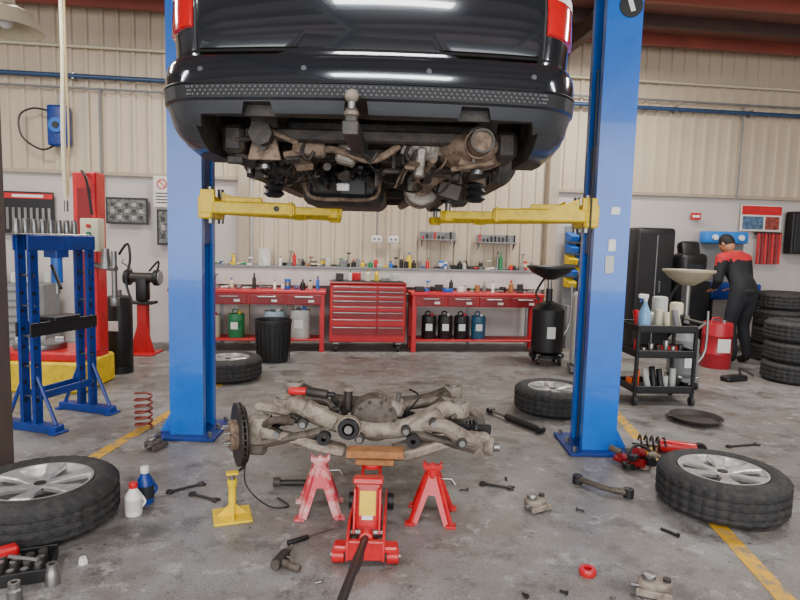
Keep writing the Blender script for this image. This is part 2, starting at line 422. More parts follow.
for sg in (-1,1):
    ss=[1.12,1.16,1.3,1.5,1.7,1.9,2.0,2.06,2.08]; zs=[2.335,2.345,2.42,2.5,2.6,2.7,2.78,2.80]
    rws=[]
    for i,z in enumerate(zs):
        r_=[]
        for j,s in enumerate(ss):
            e=i in(0,len(zs)-1) or j in(0,len(ss)-1)
            r_.append(surf(sg*s,z,-.012 if e else .014))
        rws.append(r_)
    car.patch(rws,tail)
    car.patch([[surf(sg*s,z,.0165) for s in (1.25,1.4,1.55,1.7,1.85)] for z in (2.50,2.52,2.545)],wht)
car.tube([surf(s,2.236,.0) for s in [x/10 for x in range(-12,13)]],.006,blk,n=6)
for sg in (-1,1):
    car.tube([surf(sg*1.1,z,0) for z in (2.236,2.3,2.45,2.6,2.75)],.005,blk,n=6)
    car.tube([surf(sg*s,2.207) for s in (1.1,1.4,1.7,2.0,2.3)],.006,blk,n=6)
grip=M('pad_grip','#3e4145',.45)
for row in range(3):
    for i in range(-34,35):
        s=(i+.5*(row%2))/34*1.05; p=surf(s,2.024+row*.014,.001); car.box(p,(.010,.007,.009),grip,r=(0,45,0),bev=.001)
for s in (-.95,-.35,.35,.95):
    p=surf(s,2.13,.0); car.cyl(p+Vector((0,.01,0)),p-Vector((0,.003,0)),.011,bpl,n=20)
car.tube([surf(s/10,2.075,.002) for s in range(-17,18)],.004,blk,n=6)
car.box((CX,2.61,2.72),(.55,.02,.13),wht); car.box((CX,2.598,2.72),(.5,.008,.1),grayp)
car.box((CX,2.62,2.84),(.7,.04,.04),steel,bev=.01)
for sg in (-1,1):
    car.tube([(CX+sg*.62,3.25,3.36),(CX+sg*.64,3.4,3.44),(CX+sg*.64,4.8,3.44),(CX+sg*.62,5.0,3.36)],.018,blk,smooth=3)
    car.box((CX+sg*1.0,5.75,2.95),(.18,.1,.16),paint,bev=.03,seg=3)
    car.box((CX+sg*.72,6.98,2.6),(.34,.1,.18),wht,bev=.03,seg=2)
# tow bar & ball
car.box((CX-.05,2.62,1.875),(.065,.5,.055),dsteel); car.box((CX-.05,2.42,1.905),(.05,.035,.11),dsteel,bev=.006)
car.cyl((CX-.05,2.42,1.94),(CX-.05,2.42,1.99),.016,steel,n=14); car.sph((CX-.05,2.42,2.005),.028,cast,n=20)
car.cyl((CX-.05,2.42,1.93),(CX-.05,2.42,1.945),.030,cast,n=20)
car.box((CX-.05,2.92,1.93),(1.1,.07,.06),ubody,bev=.01)
# frame rails and crossmembers
for sg in (-1,1):
    car.tube([(CX+sg*.50,2.8,1.92),(CX+sg*.50,3.3,1.94),(CX+sg*.48,3.7,1.95),(CX+sg*.46,4.1,1.80),(CX+sg*.46,6.4,1.80)],.055,ubody,n=8,smooth=4)
    car.cyl((CX+sg*.56,3.45,2.05),(CX+sg*.58,3.45,1.76),.05,rust,n=20)
    car.lathe([(.035,0),(.06,.02),(.045,.04),(.06,.06),(.045,.08),(.06,.1),(.04,.12)],blk,c=(CX+sg*.57,3.45,1.67),n=20)
    car.tube([(CX+sg*.66,3.25,2.0),(CX+sg*.64,3.2,1.76)],.022,dsteel)
    car.box((CX+sg*.64,3.0,1.90),(.10,.3,.13),ubody,bev=.02)
    car.prism([(-.08,-.06),(.08,-.06),(.05,.06),(-.05,.06)],.02,rust,c=(CX+sg*.50,2.9,1.87),r=(90,0,0),bev=.003)
    car.cyl((CX+sg*.50,2.9,1.87),(CX+sg*.50,2.87,1.87),.018,blk,n=14)
    car.lathe([(.0,0),(.03,0),(.03,.02),(.016,.02),(.016,.05)],steel,c=(CX+sg*.52,3.0,1.78),n=12)
    car.patch([[Vector((CX+sg*(.62+.04*math.sin(a*3)),3.62+.405*math.cos(a),1.93+.405*math.sin(a))) for a in [math.pi*k/14 for k in range(15)]],
               [Vector((CX+sg*.9,3.62+.405*math.cos(a),1.93+.405*math.sin(a))) for a in [math.pi*k/14 for k in range(15)]]],ubody)
for y,z in ((3.15,1.88),(3.95,1.85),(4.7,1.8),(5.6,1.8)): car.box((CX,y,z),(.95,.09,.07),ubody,bev=.015)
car.box((CX-.22,4.25,1.79),(.52,.8,.27),ubody,bev=.06,seg=3)
car.box((CX-.20,3.75,1.77),(.42,.25,.16),blk,bev=.04,seg=3)
car.tube([(CX-.42,3.6,1.87),(CX-.40,3.62,1.70),(CX-.2,3.62,1.68),(CX,3.62,1.70),(CX+.02,3.6,1.86)],.012,rust,smooth=4)
car.box((CX+.05,3.45,2.0),(1.0,.75,.1),ubody,bev=.03)
car.sph((CX+.50,3.05,1.895),.135,rust,sc=(1.35,1.7,.72),n=28)
car.cyl((CX+.50,2.86,1.895),(CX+.50,2.66,1.885),.056,rust,.050,n=28)
car.lathe([(.049,0),(.052,.03),(.042,.03),(.038,-.1),(.0,-.1)],dsteel,c=(CX+.50,2.675,1.885),r=(90,0,0),n=28)
car.lathe([(.060,-.01),(.067,-.01),(.067,.01),(.060,.01)],rust,c=(CX+.50,2.78,1.89),r=(90,0,0),n=28,closed=True)
car.prism([(-.1,0),(.12,0),(.08,.09),(-.07,.07)],.006,shield,c=(CX+.24,2.95,1.86),r=(78,0,10),bev=.001)
car.box((CX+.26,2.98,1.90),(.15,.06,.13),shield,r=(10,8,4),bev=.018,seg=2); car.box((CX+.24,2.93,1.82),(.045,.05,.14),shield,r=(0,6,0),bev=.008)
car.tube([(CX+.49,3.4,1.92),(CX+.4,3.7,1.85),(CX+.25,4.0,1.76),(CX+.2,4.6,1.74),(CX+.15,5.6,1.76)],.035,rust,n=14,smooth=5)
car.cyl((CX+.27,3.55,1.755),(CX+.27,3.95,1.755),.105,shield,n=32,bev=.02); car.cyl((CX+.27,3.53,1.755),(CX+.27,3.56,1.755),.055,rust,n=24)
car.tube([(CX+.27,3.54,1.755),(CX+.30,3.4,1.76),(CX+.38,3.28,1.82),(CX+.46,3.2,1.87)],.032,rust,n=14,smooth=4)
car.lathe([(.10,0),(.109,0),(.109,.02),(.10,.02)],dsteel,c=(CX+.27,3.68,1.755),r=(90,0,0),n=32,closed=True)
car.cyl((CX-.02,4.0,1.73),(CX-.02,5.8,1.78),.038,rust,n=18); car.lathe([(.0,0),(.07,0),(.07,.03),(.04,.06),(0,.06)],cast,c=(CX-.02,4.0,1.73),r=(90,0,0),n=20)
for a in range(4): car.cyl((CX-.02+.05*math.cos(a*1.57),3.93,1.73+.05*math.sin(a*1.57)),(CX-.02+.05*math.cos(a*1.57),3.90,1.73+.05*math.sin(a*1.57)),.01,steel,n=6)
car.box((CX-.12,3.4,1.74),(.15,.03,.10),blk,r=(10,0,5),bev=.01); car.box((CX-.17,3.35,1.73),(.07,.03,.04),wht,bev=.006)
car.box((CX+.42,3.42,1.73),(.14,.05,.10),dsteel,r=(0,15,0),bev=.01)
car.tube([(CX-.42,2.95,1.84),(CX-.2,2.98,1.88),(CX+.0,2.96,1.83),(CX+.14,2.95,1.90)],.018,rust,smooth=5)
car.box((CX-.30,2.98,1.88),(.16,.08,.07),rust,r=(12,5,8),bev=.012); car.box((CX-.12,3.02,1.86),(.10,.07,.10),shield,r=(-8,14,0),bev=.012)
rr=random.Random(3)
for i in range(105):
    x=rr.uniform(-.64,.62); y=rr.uniform(2.85,3.6); z=rr.uniform(1.76,1.92)+.04*abs(x)
    mm=rr.choice([rust,ubody,cast2,dsteel,cast2,ubody,rust,ubody]); k=rr.random()
    if k<.4: car.box((CX+x,y,z),(rr.uniform(.03,.12),rr.uniform(.03,.13),rr.uniform(.012,.05)),mm,r=(rr.uniform(-35,35),rr.uniform(-35,35),rr.uniform(0,90)),bev=.006)
    elif k<.7:
        a=Vector((rr.uniform(-.1,.1),rr.uniform(-.1,.1),rr.uniform(-.04,.06))); car.cyl(Vector((CX+x,y,z))-a,Vector((CX+x,y,z))+a,rr.uniform(.007,.02),mm,n=12)
    elif k<.85: car.cyl((CX+x,y,z),(CX+x,y-.03,z),rr.uniform(.015,.032),mm,n=16,bev=.003)
    else: car.cyl((CX+x,y,z-.03),(CX+x,y,z+.06),.009,steel,n=6)
for i in range(20):
    x=rr.uniform(-.55,.5)
    pts=[(CX+x,rr.uniform(3.0,3.4),1.95)]
    for k in range(3): x+=rr.uniform(-.14,.14); pts.append((CX+x,rr.uniform(2.9,3.5),rr.uniform(1.71,1.86)))
    pts.append((CX+x,3.6,1.95)); car.tube(pts,rr.choice([.004,.006,.010]),rr.choice([blk,blk,dsteel,rust]),n=7,smooth=5)
for x in (-.3,.0,.2,.52):
    car.tube([(CX+x,2.95,1.93),(CX+x-.03,2.93,1.86),(CX+x,2.93,1.82),(CX+x+.03,2.93,1.86)],.009,dsteel,smooth=4)
car.done((CX,4.9,1.74),world=True,ang=32)

# ---------------- rear suspension subframe
s=B('rear_suspension_subframe')
s.tube([(-.50,.05,.50),(-.42,0,.53),(-.28,-.04,.48),(-.1,-.06,.43),(.12,-.06,.42),(.28,-.04,.46),(.40,0,.52),(.50,.05,.50)],[.045,.05,.055,.05,.05,.055,.05,.045],cast,n=12,smooth=5)
s.tube([(-.48,.42,.52),(-.3,.40,.46),(0,.38,.44),(.3,.40,.46),(.48,.42,.52)],.045,cast2,n=12,smooth=4)
for sg in (-1,1):
    s.tube([(sg*.47,.02,.51),(sg*.40,.2,.47),(sg*.46,.42,.51)],.042,cast2,n=12,smooth=4)
    for y in (.04,.43):
        s.lathe([(.022,0),(.055,0),(.06,.01),(.06,.07),(.055,.08),(.022,.08)],cast,c=(sg*.50,y,.48),n=24,closed=True)
        s.cyl((sg*.50,y,.47),(sg*.50,y,.565),.03,blk,n=20); s.cyl((sg*.50,y,.56),(sg*.50,y,.57),.04,steel,n=20)
    s.prism([(-.30,-.07),(-.2,-.09),(.0,-.035),(.16,-.045),(.2,0),(.16,.045),(0,.04),(-.2,.08),(-.30,.05)],.055,cast,c=(sg*.42,-.10,.37),r=(8,-12 if sg>0 else -168,0 ),bev=.012)
    s.tube([(sg*.22,-.1,.42),(sg*.40,-.12,.385),(sg*.58,-.1,.345)],[.03,.024,.034],cast2,n=10,smooth=4)
    s.tube([(sg*.2,.3,.46),(sg*.45,.28,.50),(sg*.64,.15,.45)],.024,cast,n=10,smooth=4)
    s.cyl((sg*.14,.12,.46),(sg*.62,.06,.38),.016,dsteel,n=14)
    for t in (.22,.56):
        old=s.T; s.T=old@Matrix.Translation((sg*t,.1-.03*(t>.4),.45 if t<.4 else .40))
        s.lathe([(.05,-.05),(.052,-.035),(.04,-.028),(.048,-.015),(.034,-.008),(.04,.005),(.028,.012),(.033,.025),(.02,.04)],blk,r=(0,90 if sg<0 else -90,0) if t>.4 else (0,90*sg,0),n=20); s.T=old
s.sph((.02,.06,.47),.135,cast2,sc=(1.0,1.0,.92),n=28)
s.lathe([(0,0),(.112,0),(.122,.012),(.122,.03),(.107,.035),(0,.05)],cast2,c=(.03,-.035,.475),r=(90,0,0),n=28)
for i in range(10):
    a=2*math.pi*i/10; s.cyl((.03+.105*math.cos(a),-.06,.475+.105*math.sin(a)),(.03+.105*math.cos(a),-.08,.475+.105*math.sin(a)),.010,dsteel,n=6)
s.cyl((.02,.15,.47),(.02,.42,.45),.06,cast2,.045,n=24); s.cyl((.02,.42,.45),(.02,.45,.45),.065,cast,n=24)
s.lathe([(.024,.0),(.035,.02),(.055,.02),(.06,.01),(.06,-.05),(.03,-.05)],blk,c=(-.11,-.14,.445),r=(90,0,0),n=28)
s.lathe([(.03,.0),(.048,.012),(.066,.008),(.068,-.03)],cast,c=(-.11,-.135,.445),r=(90,0,0),n=28)
s.cyl((-.11,-.13,.445),(-.11,-.165,.445),.022,steel,n=18)
for k in range(6): s.box((.05+k*.024,.02,.572-k*.007),(.008,.16,.035),cast,bev=.002)
s.box((.14,.02,.53),(.10,.14,.09),shield,bev=.02,r=(0,20,0)); s.cyl((.15,-.02,.56),(.16,-.03,.62),.014,steel,n=12)
s.cyl((-.13,.05,.5),(-.13,.05,.62),.024,dsteel,n=14); s.cyl((-.13,.05,.61),(-.13,.05,.63),.036,cast,n=14)
s.tube([(-.2,.0,.5),(-.26,.02,.56),(-.36,.0,.57),(-.42,.02,.54)],.018,cast2,smooth=4)
s.tube([(.2,.0,.5),(.27,-.02,.6),(.22,.06,.62)],.006,blk,smooth=4)
s.box((-.27,-.08,.50),(.20,.07,.09),cast,r=(0,28,-6),bev=.025,seg=2); s.box((.30,-.08,.47),(.22,.07,.09),cast,r=(0,-32,6),bev=.025,seg=2)
for sg in (-1,1):
    s.lathe([(.014,0),(.036,0),(.036,.06),(.014,.06)],blk,c=(sg*.24,-.12,.395),r=(90,0,0),n=20,closed=True)
old=s.T; s.T=Matrix.Translation((-.73,-.06,.37))@RM((0,0,26))@RM((0,-90,0))
s.lathe([(.06,0),(.175,0),(.175,.01),(.06,.01)],dsteel,n=48,closed=True); s.lathe([(.06,-.022),(.175,-.022),(.175,-.012),(.06,-.012)],dsteel,n=48,closed=True)
for i in range(30):
    a=360/30*i; q=s.T; s.T=q@RM((0,0,a)); s.box((.12,0,-.006),(.10,.005,.012),cast2,bev=0); s.T=q
s.lathe([(0,.05),(.075,.05),(.085,.04),(.085,0),(.06,0)],rust,n=32)
s.cyl((0,0,.04),(0,0,.075),.03,cast,n=20)
for i in range(6):
    a=math.radians(60*i); s.cyl((.055*math.cos(a),.055*math.sin(a),.05),(.055*math.cos(a),.055*math.sin(a),.085),.007,steel,n=8)
s.lathe([(.05,-.035),(.16,-.035),(.165,-.028),(.05,-.028)],cast2,n=40,closed=True)
s.box((0,.0,-.06),(.14,.13,.06),cast,bev=.02); s.T=old
s.box((-.61,-.07,.40),(.13,.1,.17),cast,bev=.03,seg=2); s.box((-.63,-.12,.31),(.14,.06,.05),cast2,bev=.012)
s.tube([(-.58,-.1,.44),(-.5,-.16,.49),(-.42,-.1,.46)],.02,cast2,smooth=4)
s.box((-.55,.0,.51),(.2,.1,.05),cast,r=(0,12,10),bev=.015)
s.box((.62,-.04,.35),(.11,.1,.12),cast,bev=.03,seg=2); s.cyl((.64,-.06,.34),(.69,-.07,.34),.05,cast,n=24,bev=.008); s.cyl((.69,-.07,.34),(.72,-.07,.34),.025,steel,n=16)
s.box((.52,.18,.40),(.32,.28,.02),blk,bev=.006,r=(6,4,0)); s.box((.52,.05,.40),(.34,.03,.06),blk,bev=.008)
s.tube([(.3,-.1,.46),(.4,-.16,.48),(.5,-.14,.42),(.6,-.1,.37)],[.03,.04,.045,.03],cast,n=10,smooth=4)
for (x,y,z) in ((-.36,-.1,.46),(-.05,-.11,.39),(.2,-.11,.44),(.35,-.13,.49),(.5,-.16,.4),(-.5,-.1,.4)):
    s.cyl((x,y,z),(x,y-.05,z),.018,steel,n=6); s.cyl((x,y,z),(x,y-.03,z),.028,dsteel,n=18)
s.cyl((-.46,.02,.605),(-.36,.0,.61),.022,red,n=16,bev=.004); s.cyl((-.36,0,.61),(-.24,-.02,.60),.026,dsteel,n=16,bev=.004); s.cyl((-.24,-.02,.60),(-.2,-.025,.60),.014,blk,n=12)
s.tube([(-.66,-.12,.3),(-.64,-.25,.17),(-.52,-.25,.05),(-.42,-.2,.028),(-.5,-.1,.028)],.004,blk,smooth=5)
for i in range(14):
    x=rr.uniform(-.55,.5); s.box((x,rr.uniform(-.08,.3),rr.uniform(.42,.54)),(rr.uniform(.02,.06),.05,rr.uniform(.02,.05)),rr.choice([cast,cast2,rust,dsteel]),r=(rr.uniform(-40,40),rr.uniform(-40,40),rr.uniform(0,90)),bev=.006)
s.done((-.15,3.30,-.02))

# ---------------- trolley jack
j=B('trolley_jack')
for sg in (-1,1):
    j.prism([(0,.03),(.62,.04),(.62,.10),(.40,.13),(.12,.17),(0,.12)],.012,red,c=(sg*.08,0,0),r=(90,0,90),bev=.002)
    j.cyl((sg*.075,.60,.045),(sg*.12,.60,.045),.042,blk,n=24,bev=.004)
    j.cyl((sg*.095,.05,.035),(sg*.15,.05,.035),.034,red,n=20,bev=.004); j.cyl((sg*.151,.05,.035),(sg*.158,.05,.035),.014,steel,n=12)
    j.box((sg*.10,.05,.075),(.09,.07,.03),red,bev=.008)
    j.prism([(.15,.10),(.56,.22),(.60,.25),(.56,.27),(.15,.16)],.012,red,c=(sg*.045,0,0),r=(90,0,90),bev=.002)
    j.box((sg*.058,.16,.2),(.01,.12,.2),red,r=(-14,0,0),bev=.002)
j.box((0,.02,.075),(.17,.03,.09),red,bev=.006)
j.box((0,.30,.10),(.13,.22,.03),red,bev=.004)
j.box((0,.19,.19),(.115,.09,.26),red,r=(-14,0,0),bev=.012,seg=2); j.box((0,.145,.235),(.075,.006,.11),M('sticker_yellow','#e8c420',.5),r=(-14,0,0),bev=0)
j.box((0,.2,.325),(.14,.11,.03),red,r=(-14,0,0),bev=.006)
j.box((0,.141,.17),(.05,.006,.025),wht,r=(-14,0,0),bev=0)
j.cyl((-.085,.13,.10),(.085,.13,.10),.02,steel,n=16); j.cyl((0,.13,.10),(0,.04,.11),.032,red,n=20,bev=.004)
j.cyl((0,.56,.25),(0,.56,.275),.055,red,n=24,bev=.004); j.cyl((0,.3,.12),(0,.5,.12),.035,dsteel,n=20)
j.tube([(0,.12,.10),(-.005,0,.125),(-.03,-.75,.33),(-.035,-.85,.345)],.0165,blk,n=14)
j.cyl((-.012,-.22,.18),(-.02,-.42,.235),.021,blk,n=14)
j.done((-.125,2.52,0))
wb=B('timber_block'); wb.box((0,0,.323),(.30,.10,.036),wood,bev=.003); wb.box((0,.0,.2885),(.2,.14,.024),wood,bev=.003); wb.done((-.11,3.09,0))

def jackstand(loc,rz,mat,h=.33):
    b=B('jack_stand'); q=.105
    for a in range(4):
        sx=1 if a in(0,3) else -1; sy=1 if a<2 else -1
        p0=Vector((sx*q,sy*q,.0));p1=Vector((sx*.028,sy*.028,h*.78))
        b.tube([p0,p1],.013,mat,n=4)
        b.box((sx*q,sy*q,.006),(.05,.05,.012),mat,bev=.002)
    for a in range(4):
        old=b.T; b.T=old@RM((0,0,90*a))
        tl=math.degrees(math.atan2(q-.028,h*.78))
        b.T=b.T@Matrix.Translation((0,-q,0))@RM((90-tl,0,0))
        L_=math.hypot(q-.028,h*.78)
        b.prism([(-q,0),(-q*.66,0),(-.018,L_*.60),(.018,L_*.60),(q*.66,0),(q,0),(.028,L_),(-.028,L_)],.005,mat)
        b.T=old
    b.lathe([(.03,0),(.036,0),(.036,.05),(.03,.05)],mat,c=(0,0,h*.72),n=16,closed=True)
    b.box((0,0,h*.72),(.022,.03,h*.5),mat,bev=.003)
    b.prism([(-.05,.03),(-.05,0),(-.02,-.025),(.02,-.025),(.05,0),(.05,.03),(.03,.012),(-.03,.012)],.045,mat,c=(0,0,h-.03),r=(90,0,0),bev=.002)
    b.tube([(.03,0,h*.7),(.10,-.01,h*.72),(.12,-.01,h*.62)],.006,steel)
    b.done(loc,rz)
stred=M('stand_red_faded','#cc3a48',.4,0,.15,3,dirt='#e8d4ce',dirt_amt=.8)
jackstand((-.40,3.08,0),8,stred,.31); jackstand((.195,3.04,0),-6,red,.30)
y_=B('support_stand'); y_.box((0,0,.006),(.19,.19,.012),yel,bev=.003); y_.cyl((0,0,.01),(0,0,.19),.019,yel,n=16); y_.cyl((0,0,.17),(0,0,.23),.014,steel,n=14)
y_.cyl((0,0,.17),(0,0,.20),.024,yel,n=16)
for a in range(4):
    q=RM((0,0,90*a)); y_.T=q; y_.prism([(.015,0),(.08,0),(.015,.06)],.006,yel,c=(0,0,.01),r=(90,0,0)); y_.T=Matrix()
y_.box((0,0,.233),(.06,.04,.012),yel,bev=.002); y_.done((-.84,2.98,0),20)

b=B('steel_column'); bm_=M('column_brown','#5a4c44',.6)
b.box((0,0,2.1),(.05,.12,4.2),bm_,bev=.004); b.box((.03,0,2.1),(.008,.16,4.2),bm_,bev=0); b.box((-.03,0,2.1),(.008,.16,4.2),bm_,bev=0); b.box((0,0,.006),(.16,.2,.012),bm_)
b.done((-2.375,3.48,0))

# ---------------- blue shop press
b=B('shop_press')
def upr(y):
    for dx in (-.055,.055):
        b.prism([(-.035,0),(.035,0),(.035,1.42),(-.035,1.42)],.008,dblue,c=(dx,y,0),r=(90,0,90))
        for k in range(9): b.cyl((dx-.006,y,.22+k*.13),(dx+.006,y,.22+k*.13),.014,blk,n=14)
        b.box((dx,y-.03,.71),(.03,.006,1.42),dblue,bev=0); b.box((dx,y+.03,.71),(.03,.006,1.42),dblue,bev=0)
    b.box((0,y,.03),(.5,.09,.06),dblue,bev=.006)
    for sg in (-1,1):
        b.tube([(sg*.22,y,.06),(sg*.06,y,.40)],.014,dblue,n=6)
        b.box((sg*.24,y,.008),(.06,.13,.016),dblue)
    for k in range(5): b.cyl((-.065,y,.25+k*.22),(.065,y,.25+k*.22),.008,steel,n=8)
upr(0); upr(.52)
for dx in (-.065,.065):
    b.box((dx,.26,1.36),(.012,.62,.11),dblue); b.box((dx,.26,.74),(.012,.62,.10),blk); b.box((dx,.26,.25),(.012,.5,.06),dblue)
b.box((0,.26,.80),(.18,.24,.03),blk,bev=.004); b.cyl((0,.26,1.32),(0,.26,1.06),.04,bluep,n=20); b.cyl((0,.26,1.06),(0,.26,.98),.02,steel,n=16)
b.box((0,.26,1.30),(.12,.12,.1),dblue)
b.cyl((.12,.1,1.2),(.3,.0,1.05),.012,blk)
for k in range(8):
    b.cyl((0,-.07+k*.072,1.42),(0,-.07+k*.072,1.53),.028,steel,.02,n=16,bev=.003)
b.box((0,.2,1.42),(.12,.66,.012),steel)
b.done((-2.66,4.26,0),-16)

# ---------------- tyre changer
b=B('tyre_changer')
b.box((-.25,0,.14),(.85,.6,.28),yel,bev=.02); b.box((-.25,-.02,.32),(.8,.5,.09),red,bev=.02); b.cyl((-.35,-.05,.36),(-.35,-.05,.42),.22,steel,n=32,bev=.006)
for a in range(4):
    q=rz2(.16,0,90*a+20); b.box((-.35+q[0],-.05+q[1],.44),(.08,.05,.05),steel,r=(0,0,90*a+20))
b.box((.05,.12,1.12),(.22,.18,1.75),red,bev=.012); b.box((.05,.025,1.1),(.12,.01,1.5),dred,bev=0)
for k in range(6): b.cyl((.05,.02,.55+k*.2),(.05,.03,.55+k*.2),.012,steel,n=12)
b.box((.16,-.05,1.42),(.17,.12,.30),cream,bev=.012,seg=2)
for k,(mm) in enumerate((red,grn,blk)): b.cyl((.16,-.11,1.5-k*.07),(.16,-.135,1.5-k*.07),.018,mm,n=16)
b.box((.12,-.113,1.33),(.05,.004,.04),wht,bev=0)
b.cyl((.12,-.02,1.15),(.40,-.12,1.12),.028,steel,n=16); b.cyl((.38,-.11,1.28),(.38,-.11,.86),.024,steel,n=16); b.cyl((.38,-.11,.86),(.38,-.11,.78),.04,steel,n=16,bev=.005)
b.cyl((.3,-.1,1.12),(.3,-.1,1.3),.05,steel,.03,n=20)
b.tube([(.42,-.1,1.25),(.5,-.1,1.35),(.52,-.1,1.2),(.48,-.1,1.0),(.54,-.1,.8)],.012,blk,smooth=4)
b.tube([(.05,.0,2.0),(.12,-.05,1.9),(.16,-.05,1.6)],.012,blk,smooth=4)
b.done((-2.98,5.55,0))
b=B('air_tank'); b.cyl((0,0,.06),(0,0,.80),.13,blk,n=28,bev=.04); b.cyl((0,0,.8),(0,0,.86),.03,steel,n=16); b.lathe([(.1,0),(.13,0),(.13,.08),(.1,.08)],blk,n=24,closed=True); b.box((0,-.13,.5),(.1,.006,.1),wht); b.done((-2.90,6.15,0))
b=B('bench_grinder_stand')
b.box((0,0,.01),(.34,.34,.02),red2); b.box((0,0,.3),(.12,.1,.6),red2,bev=.01); b.prism([(-.15,0),(.15,0),(.05,.35),(-.05,.35)],.012,red2,c=(0,-.04,.02),r=(90,0,0))
b.box((0,0,.62),(.28,.2,.03),blk); b.box((0,0,.78),(.14,.14,.28),blk,bev=.03,seg=2); b.cyl((-.2,0,.92),(.2,0,.92),.06,dsteel,n=20)
for sg in (-1,1): b.cyl((sg*.14,0,.92),(sg*.2,0,.92),.095,blk,n=28,bev=.01); b.cyl((sg*.2,0,.92),(sg*.215,0,.92),.08,grayp,n=28)
b.tube([(-.1,-.05,1.02),(-.2,-.1,1.1),(-.18,-.1,1.14)],.008,steel); b.tube([(.08,0,1.0),(.2,-.02,1.12),(.18,-.02,.98)],.012,blk,smooth=4)
b.done((-3.08,7.15,0))
b=B('bottle_jack'); b.box((0,0,.02),(.18,.14,.04),red); b.cyl((0,0,.04),(0,0,.30),.05,red,n=20,bev=.005); b.cyl((0,0,.3),(0,0,.42),.025,steel,n=16); b.cyl((.07,0,.05),(.07,0,.16),.02,red,n=14); b.tube([(-.05,0,.1),(-.2,.0,.35)],.01,red); b.done((-3.50,6.8,0))
b=B('parts_cabinet'); b.box((0,0,.4),(.9,.45,.8),grayp,bev=.01)
for k in range(4): b.box((0,-.23,.12+k*.19),(.82,.012,.16),M('cab_dr','#8f9192',.5)); b.box((0,-.245,.15+k*.19),(.3,.02,.015),steel)
rr=random.Random(9)
for k in range(9): b.box((-.38+k*.095,rr.uniform(-.1,.1),.8+.06),(.07,.12,.12),rr.choice([wht,red,blk,pale,cream]),bev=.008)
b.done(W(-4.85,.38),WA)

# ---------------- posters etc.
def poster(name,x,z,wd,ht,kind,d=.03):
    b=B(name)
    if kind=='cert':
        b.box((0,0,0),(wd,.02,ht),blk); b.box((0,-.011,0),(wd-.05,.004,ht-.05),M('photo_print','#5c5e5a',.4,0,.8,30),bev=0)
        for k in range(5):
            for q in range(3): b.box((-wd*.34+k*wd*.17,-.014,-ht*.25+q*ht*.24),(wd*.1,.002,ht*.14),M('print_light','#9a9690',.5,0,.3,40) if (k+q)%2 else M('print_dark','#33302e',.5),bev=0)
    elif kind=='sign':
        b.box((0,0,0),(wd,.008,ht),paper); b.lathe([(.05,0),(.065,0),(.065,.004),(.05,.004)],red,c=(0,-.006,ht*.25),r=(90,0,0),n=24,closed=True); b.box((0,-.006,ht*.25),(.1,.004,.014),red,r=(0,45,0),bev=0)
        for k in range(4): b.box((0,-.006,-.02-k*.04),(wd*.75,.003,.012),blk,bev=0)
    elif kind=='tools':
        b.box((0,0,0),(wd,.015,ht),blk); b.box((0,-.009,ht*.40),(wd*.96,.004,ht*.12),red,bev=0); b.box((0,-.012,ht*.40),(wd*.6,.003,ht*.06),wht,bev=0)
        for k in range(8): b.box((-wd*.4+k*wd*.115,-.01,-ht*.12),(wd*.05,.004,ht*.5),steel,bev=0)
    elif kind=='red':
        b.box((0,0,0),(wd,.01,ht),paper); b.box((0,-.007,ht*.3),(wd*.96,.003,ht*.34),red,bev=0); b.box((-wd*.2,-.007,-ht*.18),(wd*.5,.003,ht*.5),M('pr2','#4f6a86',.5,0,.6,20),bev=0); b.box((wd*.27,-.007,-ht*.18),(wd*.34,.003,ht*.5),M('pr3','#8c4038',.5,0,.6,20),bev=0)
    elif kind=='plain':
        b.box((0,0,0),(wd,.01,ht),red); b.box((0,-.006,0),(wd*.7,.003,ht*.35),wht,bev=0)
    elif kind=='note':
        b.box((0,0,0),(wd,.006,ht),paper)
        for k in range(int(ht/.035)-1): b.box((-wd*.08,-.004,ht*.38-k*.035),(wd*.65,.002,.01),grayp,bev=0)
    b.done(W(x,d,z),WA)
poster('framed_certificate',-3.60,1.73,.52,.34,'cert'); poster('safety_sign',-3.16,1.99,.22,.40,'sign'); poster('tool_poster',-4.8,1.66,.62,.55,'tools'); poster('framed_certificate',-2.98,1.53,.5,.46,'cert')
poster('wall_poster',5.33,1.90,.66,.38,'red'); poster('small_wall_sign',4.3,1.9,.16,.1,'plain'); poster('paper_notice',-4.0,1.38,.16,.22,'note')
b=B('wall_brush_rack'); b.box((0,0,.2),(.42,.04,.04),blk)
for k in range(7): b.cyl((-.17+k*.057,-.03,.2),(-.17+k*.057,-.03,-.25),.02,dred if k%2 else red,n=10)
b.done(W(5.45,.05,1.48),WA)
b=B('switchboard_box'); b.box((0,0,0),(.5,.16,.62),blk,bev=.01); b.box((0,-.085,0),(.42,.01,.54),M('swb','#242628',.3)); b.box((0,-.09,.2),(.25,.006,.03),wht); b.done(W(5.98,.1,1.7),WA)
b=B('hose_reel'); b.box((0,0,0),(.24,.16,.5),dblue,bev=.03,seg=3); b.cyl((-.0,-.09,0),(0,-.11,0),.09,bluep,n=28); b.cyl((0,-.11,0),(0,-.125,0),.04,blk,n=20); b.box((0,.06,.3),(.06,.05,.2),steel)
b.tube([(-.05,-.05,-.25),(-.2,-.06,-.3),(-.42,-.05,-.15),(-.45,-.03,.1),(-.3,-.02,.2),(-.12,-.02,.18)],.012,blk,smooth=5)
b.done(W(-4.36,.12,2.75),WA)
b=B('hanging_air_hose'); b.tube([(0,0,4.2),(.01,0,3.2),(-.01,0,2.4),(.0,0,1.75)],.022,cream,smooth=5); b.tube([(.045,0,4.2),(.035,0,3.2),(.045,0,2.4),(.02,0,1.8)],.010,M('hose_amber','#b09a6c',.5),smooth=5); b.cyl((0,0,1.75),(0,0,1.64),.02,steel,n=12); b.done((-3.33,6.0,0))
